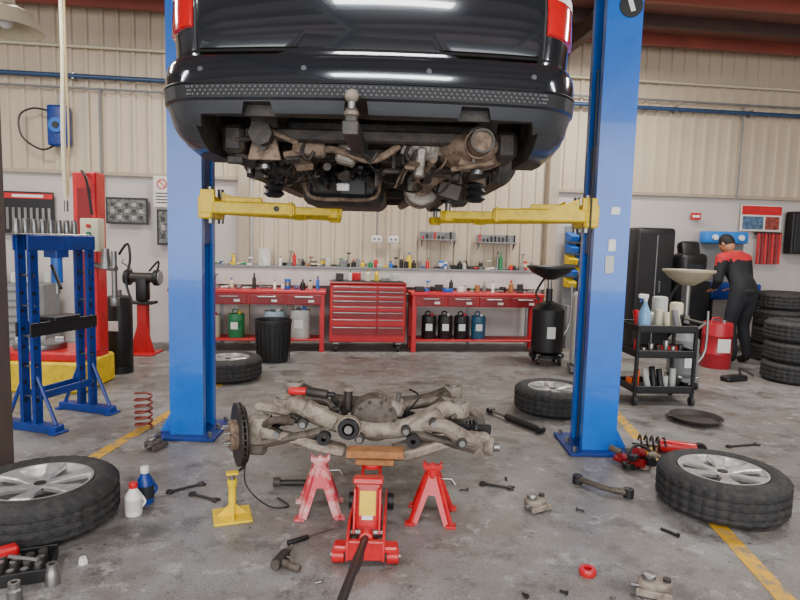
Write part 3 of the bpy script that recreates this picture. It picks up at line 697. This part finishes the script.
b=B('pendant_lamp'); b.lathe([(.02,.28),(.05,.27),(.07,.18),(.19,.12),(.25,.0),(.245,0),(.18,.11),(.06,.17),(0,.18)],M('lamp_shade','#b5a98e',.4),n=36); b.sph((0,0,.06),.05,wht); b.tube([(0,0,.27),(0,0,1.4)],.006,blk); b.done((-2.93,4.55,2.90))

# ---------------- benches
def bench(name,x0,x1,nd):
    wd=x1-x0; b=B(name); H=.78
    b.box((0,0,H-.02),(wd,.42,.04),red2,bev=.006); b.box((0,.0,H-.11),(wd-.04,.38,.14),red2)
    for k in range(nd):
        dw=(wd-.1)/nd; cx=-wd/2+.05+dw*(k+.5)
        b.box((cx,-.20,H-.11),(dw-.03,.02,.12),dred,bev=.004); b.box((cx,-.22,H-.08),(dw*.5,.014,.018),steel); b.box((cx+dw*.2,-.211,H-.13),(.07,.003,.03),wht,bev=0)
    for sx in (-1,1):
        for sy in (-1,1): b.box((sx*(wd/2-.05),sy*.17,(H-.04)/2),(.06,.06,H-.04),red2)
        b.box((sx*(wd/2-.05),0,.14),(.04,.3,.04),red2)
    b.box((0,0,.15),(wd-.06,.36,.025),red2)
    return b
b=bench('workbench',-2.95,-1.02,4); b.done(W(-1.985,.46),WA)
b=bench('workbench',.06,1.84,4); b.done(W(.95,.46),WA)
def drum(name,loc,r,h,m,cap=None,hand=True):
    b=B(name); b.lathe([(0,0),(r*.97,0),(r,.01),(r,h*.3),(r*1.02,h*.31),(r*1.02,h*.34),(r,h*.35),(r,h*.7),(r*1.02,h*.71),(r*1.02,h*.74),(r,h*.75),(r,h*.97),(r*.96,h),(0,h)],m,n=28)
    if cap: b.cyl((r*.4,0,h),(r*.4,0,h+.03),r*.22,cap,n=14)
    if hand: b.tube([(-r*.5,0,h),(-r*.4,0,h+.05),(r*.1,0,h+.05),(r*.2,0,h)],.01,m,smooth=3)
    b.box((0,-r-.001,h*.52),(r*.9,.004,h*.3),wht,bev=.001)
    b.done(loc)
bz=.165
for i,(x,mm,cp) in enumerate(((.33,blk,red),(.55,blk,wht),(.77,blk,red),(1.0,M('teal','#245a78',.4),wht))):
    drum('oil_drum',W(x,.5,bz),.095,.30,mm,cp)
drum('oil_drum',W(-1.35,.5,bz),.13,.36,pale,bluep); drum('oil_drum',W(-1.68,.5,bz),.13,.34,M('bl3','#9fb6c4',.4),wht)
drum('oil_drum',W(-2.15,.5,bz),.1,.3,grn,yel); drum('oil_drum',W(-2.45,.5,bz),.1,.28,cream,red)
b=B('waste_bin'); b.lathe([(0,0),(.17,0),(.205,.46),(.215,.46),(.215,.49),(.2,.49),(.165,.03),(0,.03)],M('binb','#1c1d20',.5,bump=.2),n=36)
for k in range(20): q=rz2(.186,0,18*k); b.cyl((q[0],q[1],.03),(q[0]*1.1,q[1]*1.1,.45),.006,blk,n=6)
b.done((-1.47,6.93,0))
b=B('tool_chest'); wd=.97
b.box((0,0,.5),(wd,.40,.74),red2,bev=.01); b.box((0,0,.885),(wd+.01,.42,.03),dred,bev=.01); b.box((0,0,.903),(wd-.06,.36,.008),blk)
rows_=[.06,.06,.06,.075,.075,.09,.1,.12]; z=.86
for i,h in enumerate(rows_):
    z-=h
    for (cx,dw) in ((-.17,.56),(.29,.34)):
        b.box((cx,-.206,z+h/2),(dw,.02,h-.012),dred if i%2 else red2,bev=.003); b.box((cx,-.22,z+h-.02),(dw-.02,.016,.010),steel,bev=.002)
for sx in (-1,1):
    for sy in (-1,1): b.cyl((sx*.4-.02,sy*.15,.05),(sx*.4+.02,sy*.15,.05),.05,blk,n=20,bev=.004); b.box((sx*.4,sy*.15,.115),(.08,.08,.03),steel)
b.tube([(wd/2,-.12,.75),(wd/2+.035,-.12,.75),(wd/2+.035,.12,.75),(wd/2,.12,.75)],.01,steel)
b.done(W(-.49,.47),WA)
b=B('wall_shelf'); gw=M('ledge','#7d8083',.5)
b.box((-.3,-.12,1.05),(4.6,.20,.03),gw); b.box((-.3,-.20,.93),(4.6,.015,.24),M('backboard','#c9c6c0',.5))
for k in range(6): b.box((-2.4+k*.84,-.1,.52),(.04,.04,1.03),gw)
b.done(W(0,.0),WA)
def clutter(name,x0,x1,d0,d1,z,n,seed,hmax=.25):
    r=random.Random(seed); b=B(name); ms=[red,wht,blk,bluep,grn,blk,steel,cream,grayp,dsteel,grayp,pale,wood,dsteel,yel]
    xc=(x0+x1)/2
    for i in range(n):
        x=x0+(x1-x0)*(i+.5)/n-xc+r.uniform(-.02,.02); d=-r.uniform(d0,d1)+ (d0+d1)/2; k=r.random(); m=r.choice(ms); h=r.uniform(.06,hmax)
        if k<.3:
            q=r.uniform(.018,.035); b.lathe([(0,0),(q,0),(q,h*.7),(q*.4,h*.85),(q*.4,h),(0,h)],m,c=(x,d,0),n=14); b.cyl((x,d,h*.95),(x,d,h+.015),q*.45,r.choice(ms),n=10)
        elif k<.5: q=r.uniform(.02,.045); b.cyl((x,d,0),(x,d,h*.6),q,m,n=16,bev=.003); b.cyl((x,d,h*.2),(x,d,h*.45),q+.001,r.choice(ms),n=16)
        elif k<.7: b.box((x,d,h*.3),(r.uniform(.04,.12),.08,h*.6),m,r=(0,0,r.uniform(-25,25)),bev=.005)
        elif k<.85: b.tube([(x-.05,d,.015),(x+.02,d,.02),(x+.05,d+.03,.015)],.012,m); b.cyl((x+.04,d,.012),(x+.07,d,.012),.012,steel,n=8)
        else:
            b.cyl((x,d,0),(x,d,h*.25),.04,m,n=16); b.cyl((x,d,h*.25),(x+.02,d,h),.008,steel,n=8); b.box((x+.02,d,h),(.06,.02,.02),m)
    b.done(W(xc,(d0+d1)/2,z),WA)
clutter('shelf_clutter',-2.5,-2.0,.08,.17,1.067,8,1,.25); clutter('shelf_clutter',-1.68,.4,.08,.17,1.067,32,2,.2); clutter('shelf_clutter',.45,1.9,.08,.17,1.067,24,5,.24)
clutter('bench_clutter',-2.7,-1.1,.36,.56,.782,18,11,.22); clutter('bench_clutter',.15,1.75,.36,.56,.782,18,12,.18); clutter('chest_clutter',-.9,-.1,.38,.55,.91,7,13,.16)
b=B('paint_pail'); b.lathe([(0,0),(.08,0),(.088,.2),(.091,.2),(.091,.215),(0,.215)],wht,n=28); b.tube([(-.088,0,.18),(-.06,-.05,.1),(0,-.095,.06),(.06,-.05,.1),(.088,0,.18)],.004,steel,smooth=3); b.done(W(-1.84,.125,1.067),WA)
def rack(x,z,wd,seed):
    b=B('wall_tool_rack'); r=random.Random(seed); b.box((0,0,0),(wd,.14,.02),grayp); b.box((0,.06,.05),(wd,.01,.12),grayp)
    b.prism([(0,0),(.12,0),(0,-.1)],.01,grayp,c=(-wd/2+.02,.06,0),r=(90,0,-90)); b.prism([(0,0),(.12,0),(0,-.1)],.01,grayp,c=(wd/2-.02,.06,0),r=(90,0,-90))
    for k in range(int(wd/.055)):
        xx=-wd/2+.03+k*.055; h=r.uniform(.04,.12); m=r.choice([red,blk,dsteel,steel,blk,blk]); b.cyl((xx,-.02,.01),(xx,-.02,h),.014,m,n=8)
        if r.random()<.4: b.cyl((xx,-.02,-.01),(xx,-.02,-r.uniform(.05,.12)),.005,steel,n=6)
    b.done(W(x,.09,z),WA)
rack(.5,1.46,.5,1); rack(1.32,1.44,.55,2)
b=B('power_outlet'); b.box((0,0,0),(.14,.03,.09),wht,bev=.008); b.box((-.03,-.017,0),(.03,.004,.03),grayp); b.box((.03,-.017,0),(.03,.004,.03),grayp); b.cyl((0,.01,.04),(0,.01,2.0),.01,grayp,n=8); b.done(W(-.35,.06,1.45),WA)
b=B('power_outlet'); b.box((0,0,0),(.14,.03,.09),wht,bev=.008); b.box((-.03,-.017,0),(.03,.004,.03),grayp); b.box((.03,-.017,0),(.03,.004,.03),grayp); b.done(W(-.12,.06,1.45),WA)
b=B('parts_bin_rack'); b.box((0,.1,.85),(.42,.02,1.7),grayp)
for r_ in range(5):
    for c_ in range(3): b.prism([(0,0),(.18,0),(.22,.07),(.0,.13)],.12,(bluep if (r_+c_)%2 else yel) if r_<3 else (blk if c_%2 else bluep),c=(-.14+c_*.14,.09,.85+r_*.16),r=(90,0,-90),bev=.004)
b.box((0,.0,.3),(.42,.25,.6),grayp)
b.done(W(2.5,.22),WA)

# ---------------- oil drainers
def drainer(loc,m,bowlm,h,rb,tr,th):
    b=B('oil_drainer'); b.lathe([(0,.12),(tr*.8,.12),(tr,.16),(tr,th),(tr*.7,th+.06),(.05,th+.1),(0,th+.1)],m,n=32)
    b.cyl((0,0,th),(0,0,h-.1),.028,steel,n=16); b.cyl((0,0,th+.1),(0,0,th+.25),.04,m,n=16)
    b.lathe([(0,h-.14),(.06,h-.14),(rb*.8,h-.06),(rb,h),(rb+.012,h),(rb+.012,h+.02),(rb-.01,h+.02),(rb*.78,h-.04),(0,h-.11)],bowlm,n=40)
    b.tube([(-.04,.04,h-.1),(-.14,.08,h-.3),(-.1,.06,th+.1)],.014,blk,smooth=4)
    b.tube([(tr,0,th*.5),(tr+.08,0,th*.8),(tr+.08,0,th+.3)],.014,steel,smooth=3)
    for k in range(4):
        q=rz2(tr*.95,0,45+90*k); b.cyl((q[0]-.015,q[1],.04),(q[0]+.015,q[1],.04),.04,blk,n=18); b.box((q[0],q[1],.1),(.05,.05,.06),steel)
    b.lathe([(tr*.6,.08),(tr*1.1,.08),(tr*1.1,.12),(tr*.6,.12)],m,n=28,closed=True); b.box((0,-tr-.002,th*.6),(.1,.006,.14),wht)
    b.done(loc)
drainer((1.80,7.22,0),blk,blk,1.16,.27,.19,.66)
drainer((2.95,6.15,0),grayp,M('bowl_beige','#a39a82',.5),1.2,.24,.15,.5)
b=B('fluid_tank'); b.box((0,0,.5),(.2,.26,.84),pale,bev=.06,seg=4); b.cyl((0,0,.92),(0,0,1.0),.03,blk,n=16); b.box((0,0,.05),(.22,.3,.06),grayp); b.tube([(-.05,.1,.9),(-.05,.1,1.1),(-.05,-.05,1.1)],.01,blk); b.box((0,-.132,.6),(.1,.004,.3),paper); b.done((2.06,6.75,0),-8)
b=B('tool_trolley')
for z_ in (.12,.45,.68):
    b.box((0,0,z_),(.56,.4,.02),blk)
    for sg in (-1,1): b.box((0,sg*.2,z_+.03),(.56,.01,.06),blk); b.box((sg*.28,0,z_+.03),(.01,.4,.06),blk)
for sx in (-1,1):
    for sy in (-1,1): b.box((sx*.27,sy*.19,.4),(.03,.03,.64),blk); b.cyl((sx*.27-.015,sy*.19,.04),(sx*.27+.015,sy*.19,.04),.04,rub,n=18)
b.tube([(.28,-.17,.70),(.36,-.17,.76),(.36,.17,.76),(.28,.17,.70)],.012,steel)
r=random.Random(21)
for k in range(7): b.cyl((-.22+k*.075,r.uniform(-.1,.1),.69),(-.22+k*.075,0,.69+r.uniform(.08,.2)),.028,r.choice([cream,grayp,red,blk,pale]),n=16,bev=.006)
for k in range(8): b.cyl((-.24+k*.07,r.uniform(-.1,.1),.13),(-.24+k*.07,0,.13+r.uniform(.08,.2)),.028,r.choice([pale,red,oran,blk,steel]),n=14,bev=.004)
for k in range(7): b.cyl((-.24+k*.07,-.1,.46),(-.24+k*.07,-.1,.46+r.uniform(.05,.14)),.025,r.choice([red,blk,blk,steel]),n=14,bev=.004)
b.cyl((.15,-.12,.47),(-.1,-.14,.49),.025,steel,n=14); b.box((.1,-.05,.5),(.2,.1,.06),red,bev=.01)
b.cyl((.05,.08,.69),(.05,.08,.98),.07,pale,n=24,bev=.02); b.cyl((.2,.05,.69),(.2,.05,.93),.06,cream,n=24,bev=.02)
b.done((2.42,5.58,0),4)
b=B('spray_bottle'); b.lathe([(0,0),(.05,0),(.053,.01),(.053,.15),(.033,.2),(.018,.24),(.018,.26),(0,.26)],M('bottle_bluewhite','#7fb4e0',.25),n=24); b.cyl((0,0,.26),(0,0,.29),.02,wht,n=14); b.box((-.02,0,.305),(.09,.028,.04),wht,bev=.006); b.tube([(-.02,0,.3),(-.05,0,.25)],.006,bluep); b.done((2.235,5.44,.691))
drum('gas_keg',(3.88,7.25,0),.17,.55,M('keg_red','#a5202c',.35),steel)
b=B('storage_locker'); b.box((0,0,.85),(.55,.4,1.7),blk,bev=.05,seg=3); b.box((0,-.205,.85),(.48,.01,1.55),M('lockf','#1d1e20',.35)); b.box((.0,-.212,.85),(.012,.006,1.5),grayp,bev=0); b.box((.06,-.22,.9),(.02,.02,.16),steel); b.done(W(3.40,.4),WA)
b=B('diagnostic_machine'); b.box((0,0,.55),(.42,.4,.9),blk,bev=.03,seg=2); b.box((0,0,1.18),(.38,.3,.38),blk,bev=.07,seg=3); b.box((0,.05,1.42),(.28,.16,.22),blk,bev=.05,seg=2,r=(-14,0,0)); b.box((0,-.155,1.16),(.24,.01,.12),M('scr','#30363c',.2)); b.box((0,-.205,.6),(.3,.01,.5),M('lockf','#1d1e20',.35))
for sx in (-1,1):
    for sy in (-1,1): b.cyl((sx*.16-.02,sy*.14,.05),(sx*.16+.02,sy*.14,.05),.05,rub,n=18); b.box((sx*.16,sy*.14,.1),(.05,.05,.04),steel)
b.tube([(.2,0,1.0),(.3,0,.8),(.26,0,.5)],.015,blk,smooth=4)
b.done(W(3.92,.55),WA)
b=B('parts_washer'); b.box((0,0,.85),(.75,.5,.22),dblue,bev=.02); b.box((0,.2,1.3),(.75,.05,.5),grayp,bev=.02); b.box((0,.12,1.60),(.66,.18,.17),M('bright_blue','#1c78d0',.35),bev=.03,seg=2)
for k in range(3): b.cyl((-.2+k*.2,.04,1.60),(-.2+k*.2,.0,1.60),.04,wht if k!=1 else red,n=18)
for sx in (-1,1):
    for sy in (-1,1): b.box((sx*.34,sy*.2,.38),(.04,.04,.76),blk)
b.box((0,0,.2),(.7,.45,.02),blk); b.tube([(.1,.15,1.3),(.1,0,1.35),(.1,-.08,1.2)],.014,steel,smooth=4)
b.done(W(4.62,.35),WA)

# ---------------- people
skin=M('skin','#b07a5c',.55,0,.08); jk=M('jacket_black','#17181c',.8,0,.2,8,bump=.2); rd=M('jacket_red','#b82028',.75,0,.15,8); pant=M('work_trousers','#1b1d24',.8,0,.2,8,bump=.2); shoe=M('boots','#17130f',.6); hair=M('hair','#17110d',.7,0,.3,40,bump=.5); eye=M('eye_white','#e8e4de',.2); iris=M('iris','#2a1a10',.2); lip=M('lips','#8c4a40',.5)
def skinmesh(V,E,R,lv=2):
    me=bpy.data.meshes.new('sk'); me.from_pydata(V,E,[]); o=bpy.data.objects.new('sk',me); sc.collection.objects.link(o)
    md=o.modifiers.new('s','SKIN'); md.use_smooth_shade=True
    for i,r in enumerate(R):
        d=me.skin_vertices[0].data[i]; d.radius=r if isinstance(r,tuple) else (r,r); d.use_root=(i==0)
    md2=o.modifiers.new('u','SUBSURF'); md2.levels=lv; md2.render_levels=lv
    dg=bpy.context.evaluated_depsgraph_get(); m2=bpy.data.meshes.new_from_object(o.evaluated_get(dg)); bpy.data.objects.remove(o); return m2
def person(name,loc,rz,lean,armL,armR,headyaw=0,knee=0):
    V=[(0,0,.96),(0,0,1.10),(0,.0,1.28),(0,0,1.41),(0,.01,1.49)]; R=[(.165,.125),(.155,.12),(.18,.13),(.14,.10),(.058,.062)]; E=[(0,1),(1,2),(2,3),(3,4)]
    for sg,(el,wr) in ((-1,armL),(1,armR)):
        i=len(V); V+=[(sg*.19,0,1.39),el,(el[0]*.45+wr[0]*.55,el[1]*.45+wr[1]*.55,el[2]*.45+wr[2]*.55),wr]; R+=[.085,.062,.052,.038]; E+=[(3,i),(i,i+1),(i+1,i+2),(i+2,i+3)]
        i=len(V); V+=[(sg*.095,0,.86),(sg*.105,.015+knee*.5,.68),(sg*.11,.02+knee,.50),(sg*.11,-.01+knee*.5,.30),(sg*.115,-.03,.10),(sg*.125,.12,.055)]; R+=[(.105,.11),.095,.075,.066,.054,(.046,.045)]; E+=[(0,i),(i,i+1),(i+1,i+2),(i+2,i+3),(i+3,i+4),(i+4,i+5)]
    m=skinmesh(V,E,R)
    b=B(name); ids={k:b.mi(v) for k,v in dict(j=jk,r=rd,p=pant,s=shoe,k=skin).items()}
    for p_ in m.polygons:
        c=p_.center
        k='p' if c.z<.93 else 'j'
        if c.z<.13: k='s'
        if c.z>1.33 and abs(c.x)<.3 : k='r'
        if c.z>1.47 and abs(c.x)<.08: k='k'
        p_.material_index=ids[k]; p_.use_smooth=True
    b.bm.from_mesh(m)
    b.lathe([(.145,-.02),(.158,0),(.162,.025),(.14,.04)],jk,c=(0,0,.93),n=28,sc=(1.08,.82,1))
    for sg,(el,wr) in ((-1,armL),(1,armR)):
        w_=Vector(wr); d=(w_-Vector(el)).normalized(); q=d.to_track_quat('Y','Z').to_matrix().to_4x4(); b.T=Matrix.Translation(w_)@q
        b.sph((0,.055,0),.045,skin,sc=(.95,1.15,.42),n=16)
        b.cyl((0,-.02,0),(0,.03,0),.026,skin,n=14)
        for k,ln in enumerate((.062,.072,.068,.052)):
            x=-.03+k*.02; b.tube([(x,.085,0),(x*1.1,.085+ln*.4,-.006),(x*1.1,.085+ln*.75,-.024),(x*1.1,.085+ln*.85,-.045)],[.0095,.009,.0085,.006],skin,n=8,smooth=2)
        b.tube([(-sg*.03,.03,0),(-sg*.058,.06,-.008),(-sg*.062,.09,-.02)],[.012,.0105,.008],skin,n=8,smooth=2)
        b.T=Matrix()
    b.T=Matrix.Translation((0,.03,1.605))@RM((-18,0,headyaw))
    b.sph((0,0,.0),.1,skin,sc=(.76,.94,1.16),n=24); b.sph((0,.03,-.05),.06,skin,sc=(.85,.95,.95),n=16)
    b.tube([(0,.085,.02),(0,.108,-.018),(0,.095,-.028)],[.008,.014,.012],skin,n=8)
    for sg in (-1,1):
        b.sph((sg*.03,.078,.012),.013,eye,n=10); b.sph((sg*.03,.089,.012),.006,iris,n=8); b.tube([(sg*.015,.092,.03),(sg*.045,.083,.03)],.004,hair,n=6)
        b.sph((sg*.078,-.005,-.005),.026,skin,sc=(.35,.7,1.1),n=12)
    b.tube([(-.022,.084,-.055),(0,.093,-.053),(.022,.084,-.055)],.005,lip,n=6)
    b.sph((0,-.018,.026),.106,hair,sc=(.79,.92,1.04),n=24)
    b.T=Matrix()
    a=math.radians(lean)
    for v in b.bm.verts:
        if v.co.z>.9:
            t=min(1,(v.co.z-.9)/.25); aa=-a*t; y,z=v.co.y,v.co.z-.95
            v.co.y=y*math.cos(aa)-z*math.sin(aa); v.co.z=.95+y*math.sin(aa)+z*math.cos(aa)
    mn=min(v.co.z for v in b.bm.verts)
    bmesh.ops.translate(b.bm,vec=Vector((0,0,-mn)),verts=b.bm.verts)
    b.done(loc,rz,ang=60)
person('mechanic',(4.30,7.50,0),18,26,((-.25,.10,1.13),(-.17,.30,1.02)),((.26,.10,1.13),(.15,.30,1.04)),8,.05)

# ---------------- floor items
b=B('coil_spring'); b.tube([(.058*math.cos(t*.35),.058*math.sin(t*.35),.012+t*.0026) for t in range(0,100)],.0085,cup,n=8); b.done((-1.88,4.34,0))
def wrench(name,loc,rz,L_=.24,m=steel):
    b=B(name); b.box((0,0,.008),(L_*.8,.018,.008),m,bev=.002)
    b.lathe([(.012,0),(.022,0),(.022,.012),(.012,.012)],m,c=(-L_*.43,0,.002),n=16,closed=True)
    b.prism([(0,-.012),(.02,-.022),(.042,-.018),(.03,-.008),(.022,0),(.03,.008),(.042,.018),(.02,.022),(0,.012)],.012,m,c=(L_*.38,0,.008))
    b.done(loc,rz)
wrench('spanner',(2.55,4.3,0),15,.28,dsteel); wrench('spanner',(-1.20,3.30,0),40,.2,dsteel); wrench('spanner',(-1.06,3.19,0.0),-25,.18,dsteel); wrench('spanner',(.60,3.45,0),-20,.18,dsteel)
def bottle(name,loc,m,cap,h=.19,r=.04,lab=None):
    b=B(name); b.lathe([(0,0),(r*.95,0),(r,.006),(r,h*.6),(r*.5,h*.78),(r*.4,h*.85),(0,h*.85)],m,n=24); b.cyl((0,0,h*.83),(0,0,h),r*.5,cap,n=16,bev=.002)
    b.lathe([(r+.001,h*.15),(r+.001,h*.5)],lab or wht,n=24); b.tube([(r*.9,0,h*.2),(r*1.3,0,h*.35),(r*.9,0,h*.55)],.007,m,smooth=3); b.done(loc,25)
bottle('fluid_bottle',(-1.35,2.98,0),wht,red,.17,.042,M('lab_r','#c8c4c0',.5)); bottle('fluid_bottle',(-1.35,3.12,0),M('bot_blue','#15398c',.3),wht,.20,.045,M('lab_b','#20262e',.5))
b=B('socket_tray'); b.box((0,0,.012),(.34,.22,.024),blk,bev=.004)
for sx in (-1,1): b.box((sx*.167,0,.03),(.008,.22,.05),blk)
for sy in (-1,1): b.box((0,sy*.107,.03),(.34,.008,.05),blk)
r=random.Random(4)
for i in range(6):
    for k in range(3): b.cyl((-.13+i*.05,-.07+k*.06,.024),(-.13+i*.05,-.07+k*.06,.05+r.uniform(0,.02)),.014+.002*k,steel,n=12)
b.box((-.06,.06,.065),(.17,.06,.05),red,r=(0,0,20),bev=.01); b.tube([(.0,.02,.07),(.12,-.06,.075)],.009,steel)
b.done((-1.62,2.40,0),22)
for (x,y,h) in ((-1.40,2.34,.09),(-1.48,2.22,.08)):
    b=B('impact_socket'); b.lathe([(.014,0),(.028,0),(.028,h*.6),(.022,h*.7),(.022,h),(.012,h),(.012,0)],steel,n=20); b.done((x,y,0))
b=B('wheel_nut'); b.lathe([(.008,0),(.02,0),(.02,.012),(.014,.03),(.008,.03)],wht,n=6,closed=True); b.done((-1.36,2.5,0))
def gun(name,loc,rz,bm1,bm2):
    b=B(name); b.cyl((-.05,0,.026),(.05,0,.026),.024,bm1,n=18,bev=.006); b.cyl((.05,0,.026),(.08,0,.026),.018,bm2,.013,n=16); b.cyl((.08,0,.026),(.11,0,.026),.010,steel,n=12)
    b.cyl((-.02,0,.024),(-.04,-.11,.018),.016,bm2,n=14,bev=.004); b.tube([(-.035,-.08,.024),(.0,-.05,.033),(.01,-.02,.033)],.004,steel); b.cyl((-.05,0,.026),(-.062,0,.026),.021,bm2,n=16)
    b.done(loc,rz)
gun('impact_wrench',(-.50,2.54,0),75,dsteel,cast2)
b=B('screwdriver'); b.cyl((0,0,.012),(.11,0,.012),.012,blk,n=12,bev=.003); b.cyl((.11,0,.012),(.25,0,.012),.004,steel,n=8); b.done((-.50,2.70,0),38)
def caliper(name,loc,rz,m=cast):
    b=B(name); b.prism([(-.07,-.03),(-.03,-.055),(.04,-.05),(.075,-.01),(.06,.035),(.0,.045),(-.05,.035)],.05,m,c=(0,0,.032),bev=.01)
    b.cyl((-.02,0,.05),(-.02,0,.075),.028,steel,n=18,bev=.003); b.cyl((.05,0,.05),(.05,0,.07),.016,dsteel,n=14); b.box((-.0,-.06,.02),(.14,.02,.03),m); b.cyl((-.09,-.03,.03),(-.05,-.03,.03),.011,steel,n=10); b.done(loc,rz)
caliper('brake_caliper',(.77,3.18,0),30,cast); caliper('brake_caliper',(1.10,2.40,0),-20,cast); caliper('brake_caliper',(-1.65,3.95,0),70,cast2)
b=B('suspension_arm'); b.tube([(-.15,.05,.03),(-.05,0,.035),(.05,-.03,.035),(.15,.0,.03)],[.022,.016,.016,.024],cast2,n=10,smooth=4)
for x,y in ((-.15,.05),(.15,0)): b.lathe([(.012,0),(.030,0),(.030,.05),(.012,.05)],blk,c=(x,y,.001),n=20,closed=True)
b.done((1.22,3.42,0),-28)
b=B('shock_absorber'); b.cyl((0,0,.03),(.38,0,.03),.028,blk,n=20,bev=.004); b.cyl((.38,0,.03),(.58,0,.03),.012,steel,n=14); b.cyl((.58,-.03,.03),(.58,.03,.03),.024,blk,n=16); b.cyl((0,-.03,.03),(0,.03,.03),.029,blk,n=16); b.done((1.10,4.48,0),122)
b=B('strut_assembly'); b.cyl((-.2,0,.05),(.05,0,.05),.045,red,n=20,bev=.006); b.cyl((.05,0,.05),(.22,0,.05),.02,steel,n=14); b.tube([(.0+.005*t,.05*math.cos(t*.8),.056+.05*math.sin(t*.8)) for t in range(40)],.007,blk,n=6); b.cyl((-.22,-.02,.05),(-.22,.02,.05),.05,blk,n=18); b.done((1.90,4.12,0),160)
b=B('brake_parts_pile'); r=random.Random(8)
for i in range(18):
    p=Vector((r.uniform(-.12,.12),r.uniform(-.09,.09),r.uniform(.02,.10))); m=r.choice([dsteel,cast2,blk,blk,cast,dred])
    if i%3==0: b.cyl(p,p+Vector((r.uniform(-.08,.08),r.uniform(-.08,.08),.02)),r.uniform(.015,.03),m,n=12)
    elif i%3==1: b.box(p,(r.uniform(.04,.12),.05,.04),m,r=(r.uniform(-20,20),r.uniform(-20,20),r.uniform(0,180)),bev=.008)
    else: b.lathe([(.02,0),(.04,0),(.04,.03),(.02,.03)],m,c=(p.x,p.y,.01),n=20,closed=True)
b.tube([(-.1,0,.05),(0,.08,.12),(.12,.05,.06),(.16,-.06,.02)],.01,blk,smooth=4)
b.done((1.62,3.84,0))
b=B('drain_pan'); b.lathe([(0,.006),(.17,.006),(.2,.045),(.21,.045),(.21,.05),(.195,.05),(.165,.014),(0,.014)],M('panbr','#3a3430',.5),n=32); b.tube([(-.2,0,.045),(-.26,0,.05),(-.2,.06,.045)],.006,blk); b.done((2.50,4.9,0))
b=B('red_collar_ring'); b.lathe([(.018,0),(.034,0),(.038,.01),(.038,.02),(.034,.03),(.018,.03)],red,n=28,closed=True); b.done((.86,2.52,0))
b=B('steel_pin'); b.cyl((-.045,0,.008),(.045,0,.008),.008,blk,n=10); b.cyl((.04,0,.008),(.05,0,.008),.013,blk,n=6); b.done((1.40,2.92,0),-50)
b=B('drive_shaft_piece'); b.cyl((-.1,0,.022),(.10,0,.022),.018,dsteel,n=16); b.cyl((-.13,0,.028),(-.09,0,.028),.026,cast2,n=18); b.cyl((.08,0,.024),(.12,0,.024),.024,blk,n=16); b.done((-.58,3.38,0),5)
b=B('foot_pump'); b.box((0,0,.03),(.3,.12,.06),blk,bev=.015); b.tube([(.1,0,.05),(.2,.1,.1),(.3,0,.04)],.014,blk,smooth=4); b.done((3.70,6.5,0),20)
def bolt(loc,rz,m,L_=.05,r=.006):
    b=B('loose_bolt'); b.cyl((0,0,r*1.8),(L_,0,r*1.2),r,m,n=8); b.cyl((-.008,0,r*1.9),(0,0,r*1.9),r*1.9,m,n=6); b.done(loc,rz)
r=random.Random(17)
for (x,y) in ((.42,3.38),(.68,3.56),(.72,2.36),(.55,2.33),(.9,2.32),(-.3,2.40),(.35,3.5),(1.0,3.15),(-.95,3.62)):
    bolt((x,y,0),r.uniform(0,360),r.choice([steel,dsteel]),r.uniform(.02,.045),r.uniform(.004,.007))
b=B('tin_can'); b.cyl((0,0,0),(0,0,.07),.03,steel,n=20,bev=.003); b.cyl((0,0,.01),(0,0,.05),.0305,red,n=20); b.done((-1.62,4.75,0))

# ---------------- lights
def area(loc,rot,sx,sy,e,col=(1,1,1)):
    L_=bpy.data.lights.new('fill_area_light','AREA'); L_.shape='RECTANGLE'; L_.size=sx;L_.size_y=sy;L_.energy=e;L_.color=col
    o=bpy.data.objects.new('fill_area_light',L_); sc.collection.objects.link(o); o.location=loc; o.rotation_euler=[math.radians(a) for a in rot]
for (x,y) in ((-4,1.5),(0,.3),(4,1.5)): area((x,y,3.95),(0,0,0),1.6,.3,85,(1,.99,.96))  # added overhead fill lights, unseen, with no actual fixtures
for (x,y) in ((-4,5.2),(4,5.2),(-1.2,7.0),(2.4,7.2)): area((x,y,3.95),(0,0,0),1.6,.3,115,(1,.95,.88))  # more added overhead fill, warmer, to brighten the rear of the room
area((0,-4.2,2.2),(90,0,0),12,3.4,640,(.99,.99,1.0))  # added area light standing in for daylight through the open front
wd_=bpy.data.worlds.new('World'); sc.world=wd_; wd_.use_nodes=True
bg=wd_.node_tree.nodes['Background']; bg.inputs['Color'].default_value=(.94,.97,1,1); bg.inputs['Strength'].default_value=1.5
# ---------------- camera
cd=bpy.data.cameras.new('camera'); cam=bpy.data.objects.new('camera',cd); sc.collection.objects.link(cam); sc.camera=cam
cd.lens=27; cd.sensor_width=36
cam.matrix_world=Matrix.Translation((0,0,1.45))@Matrix.Rotation(math.radians(90-5.74),4,'X')@Matrix.Rotation(math.radians(1.5),4,'Z')
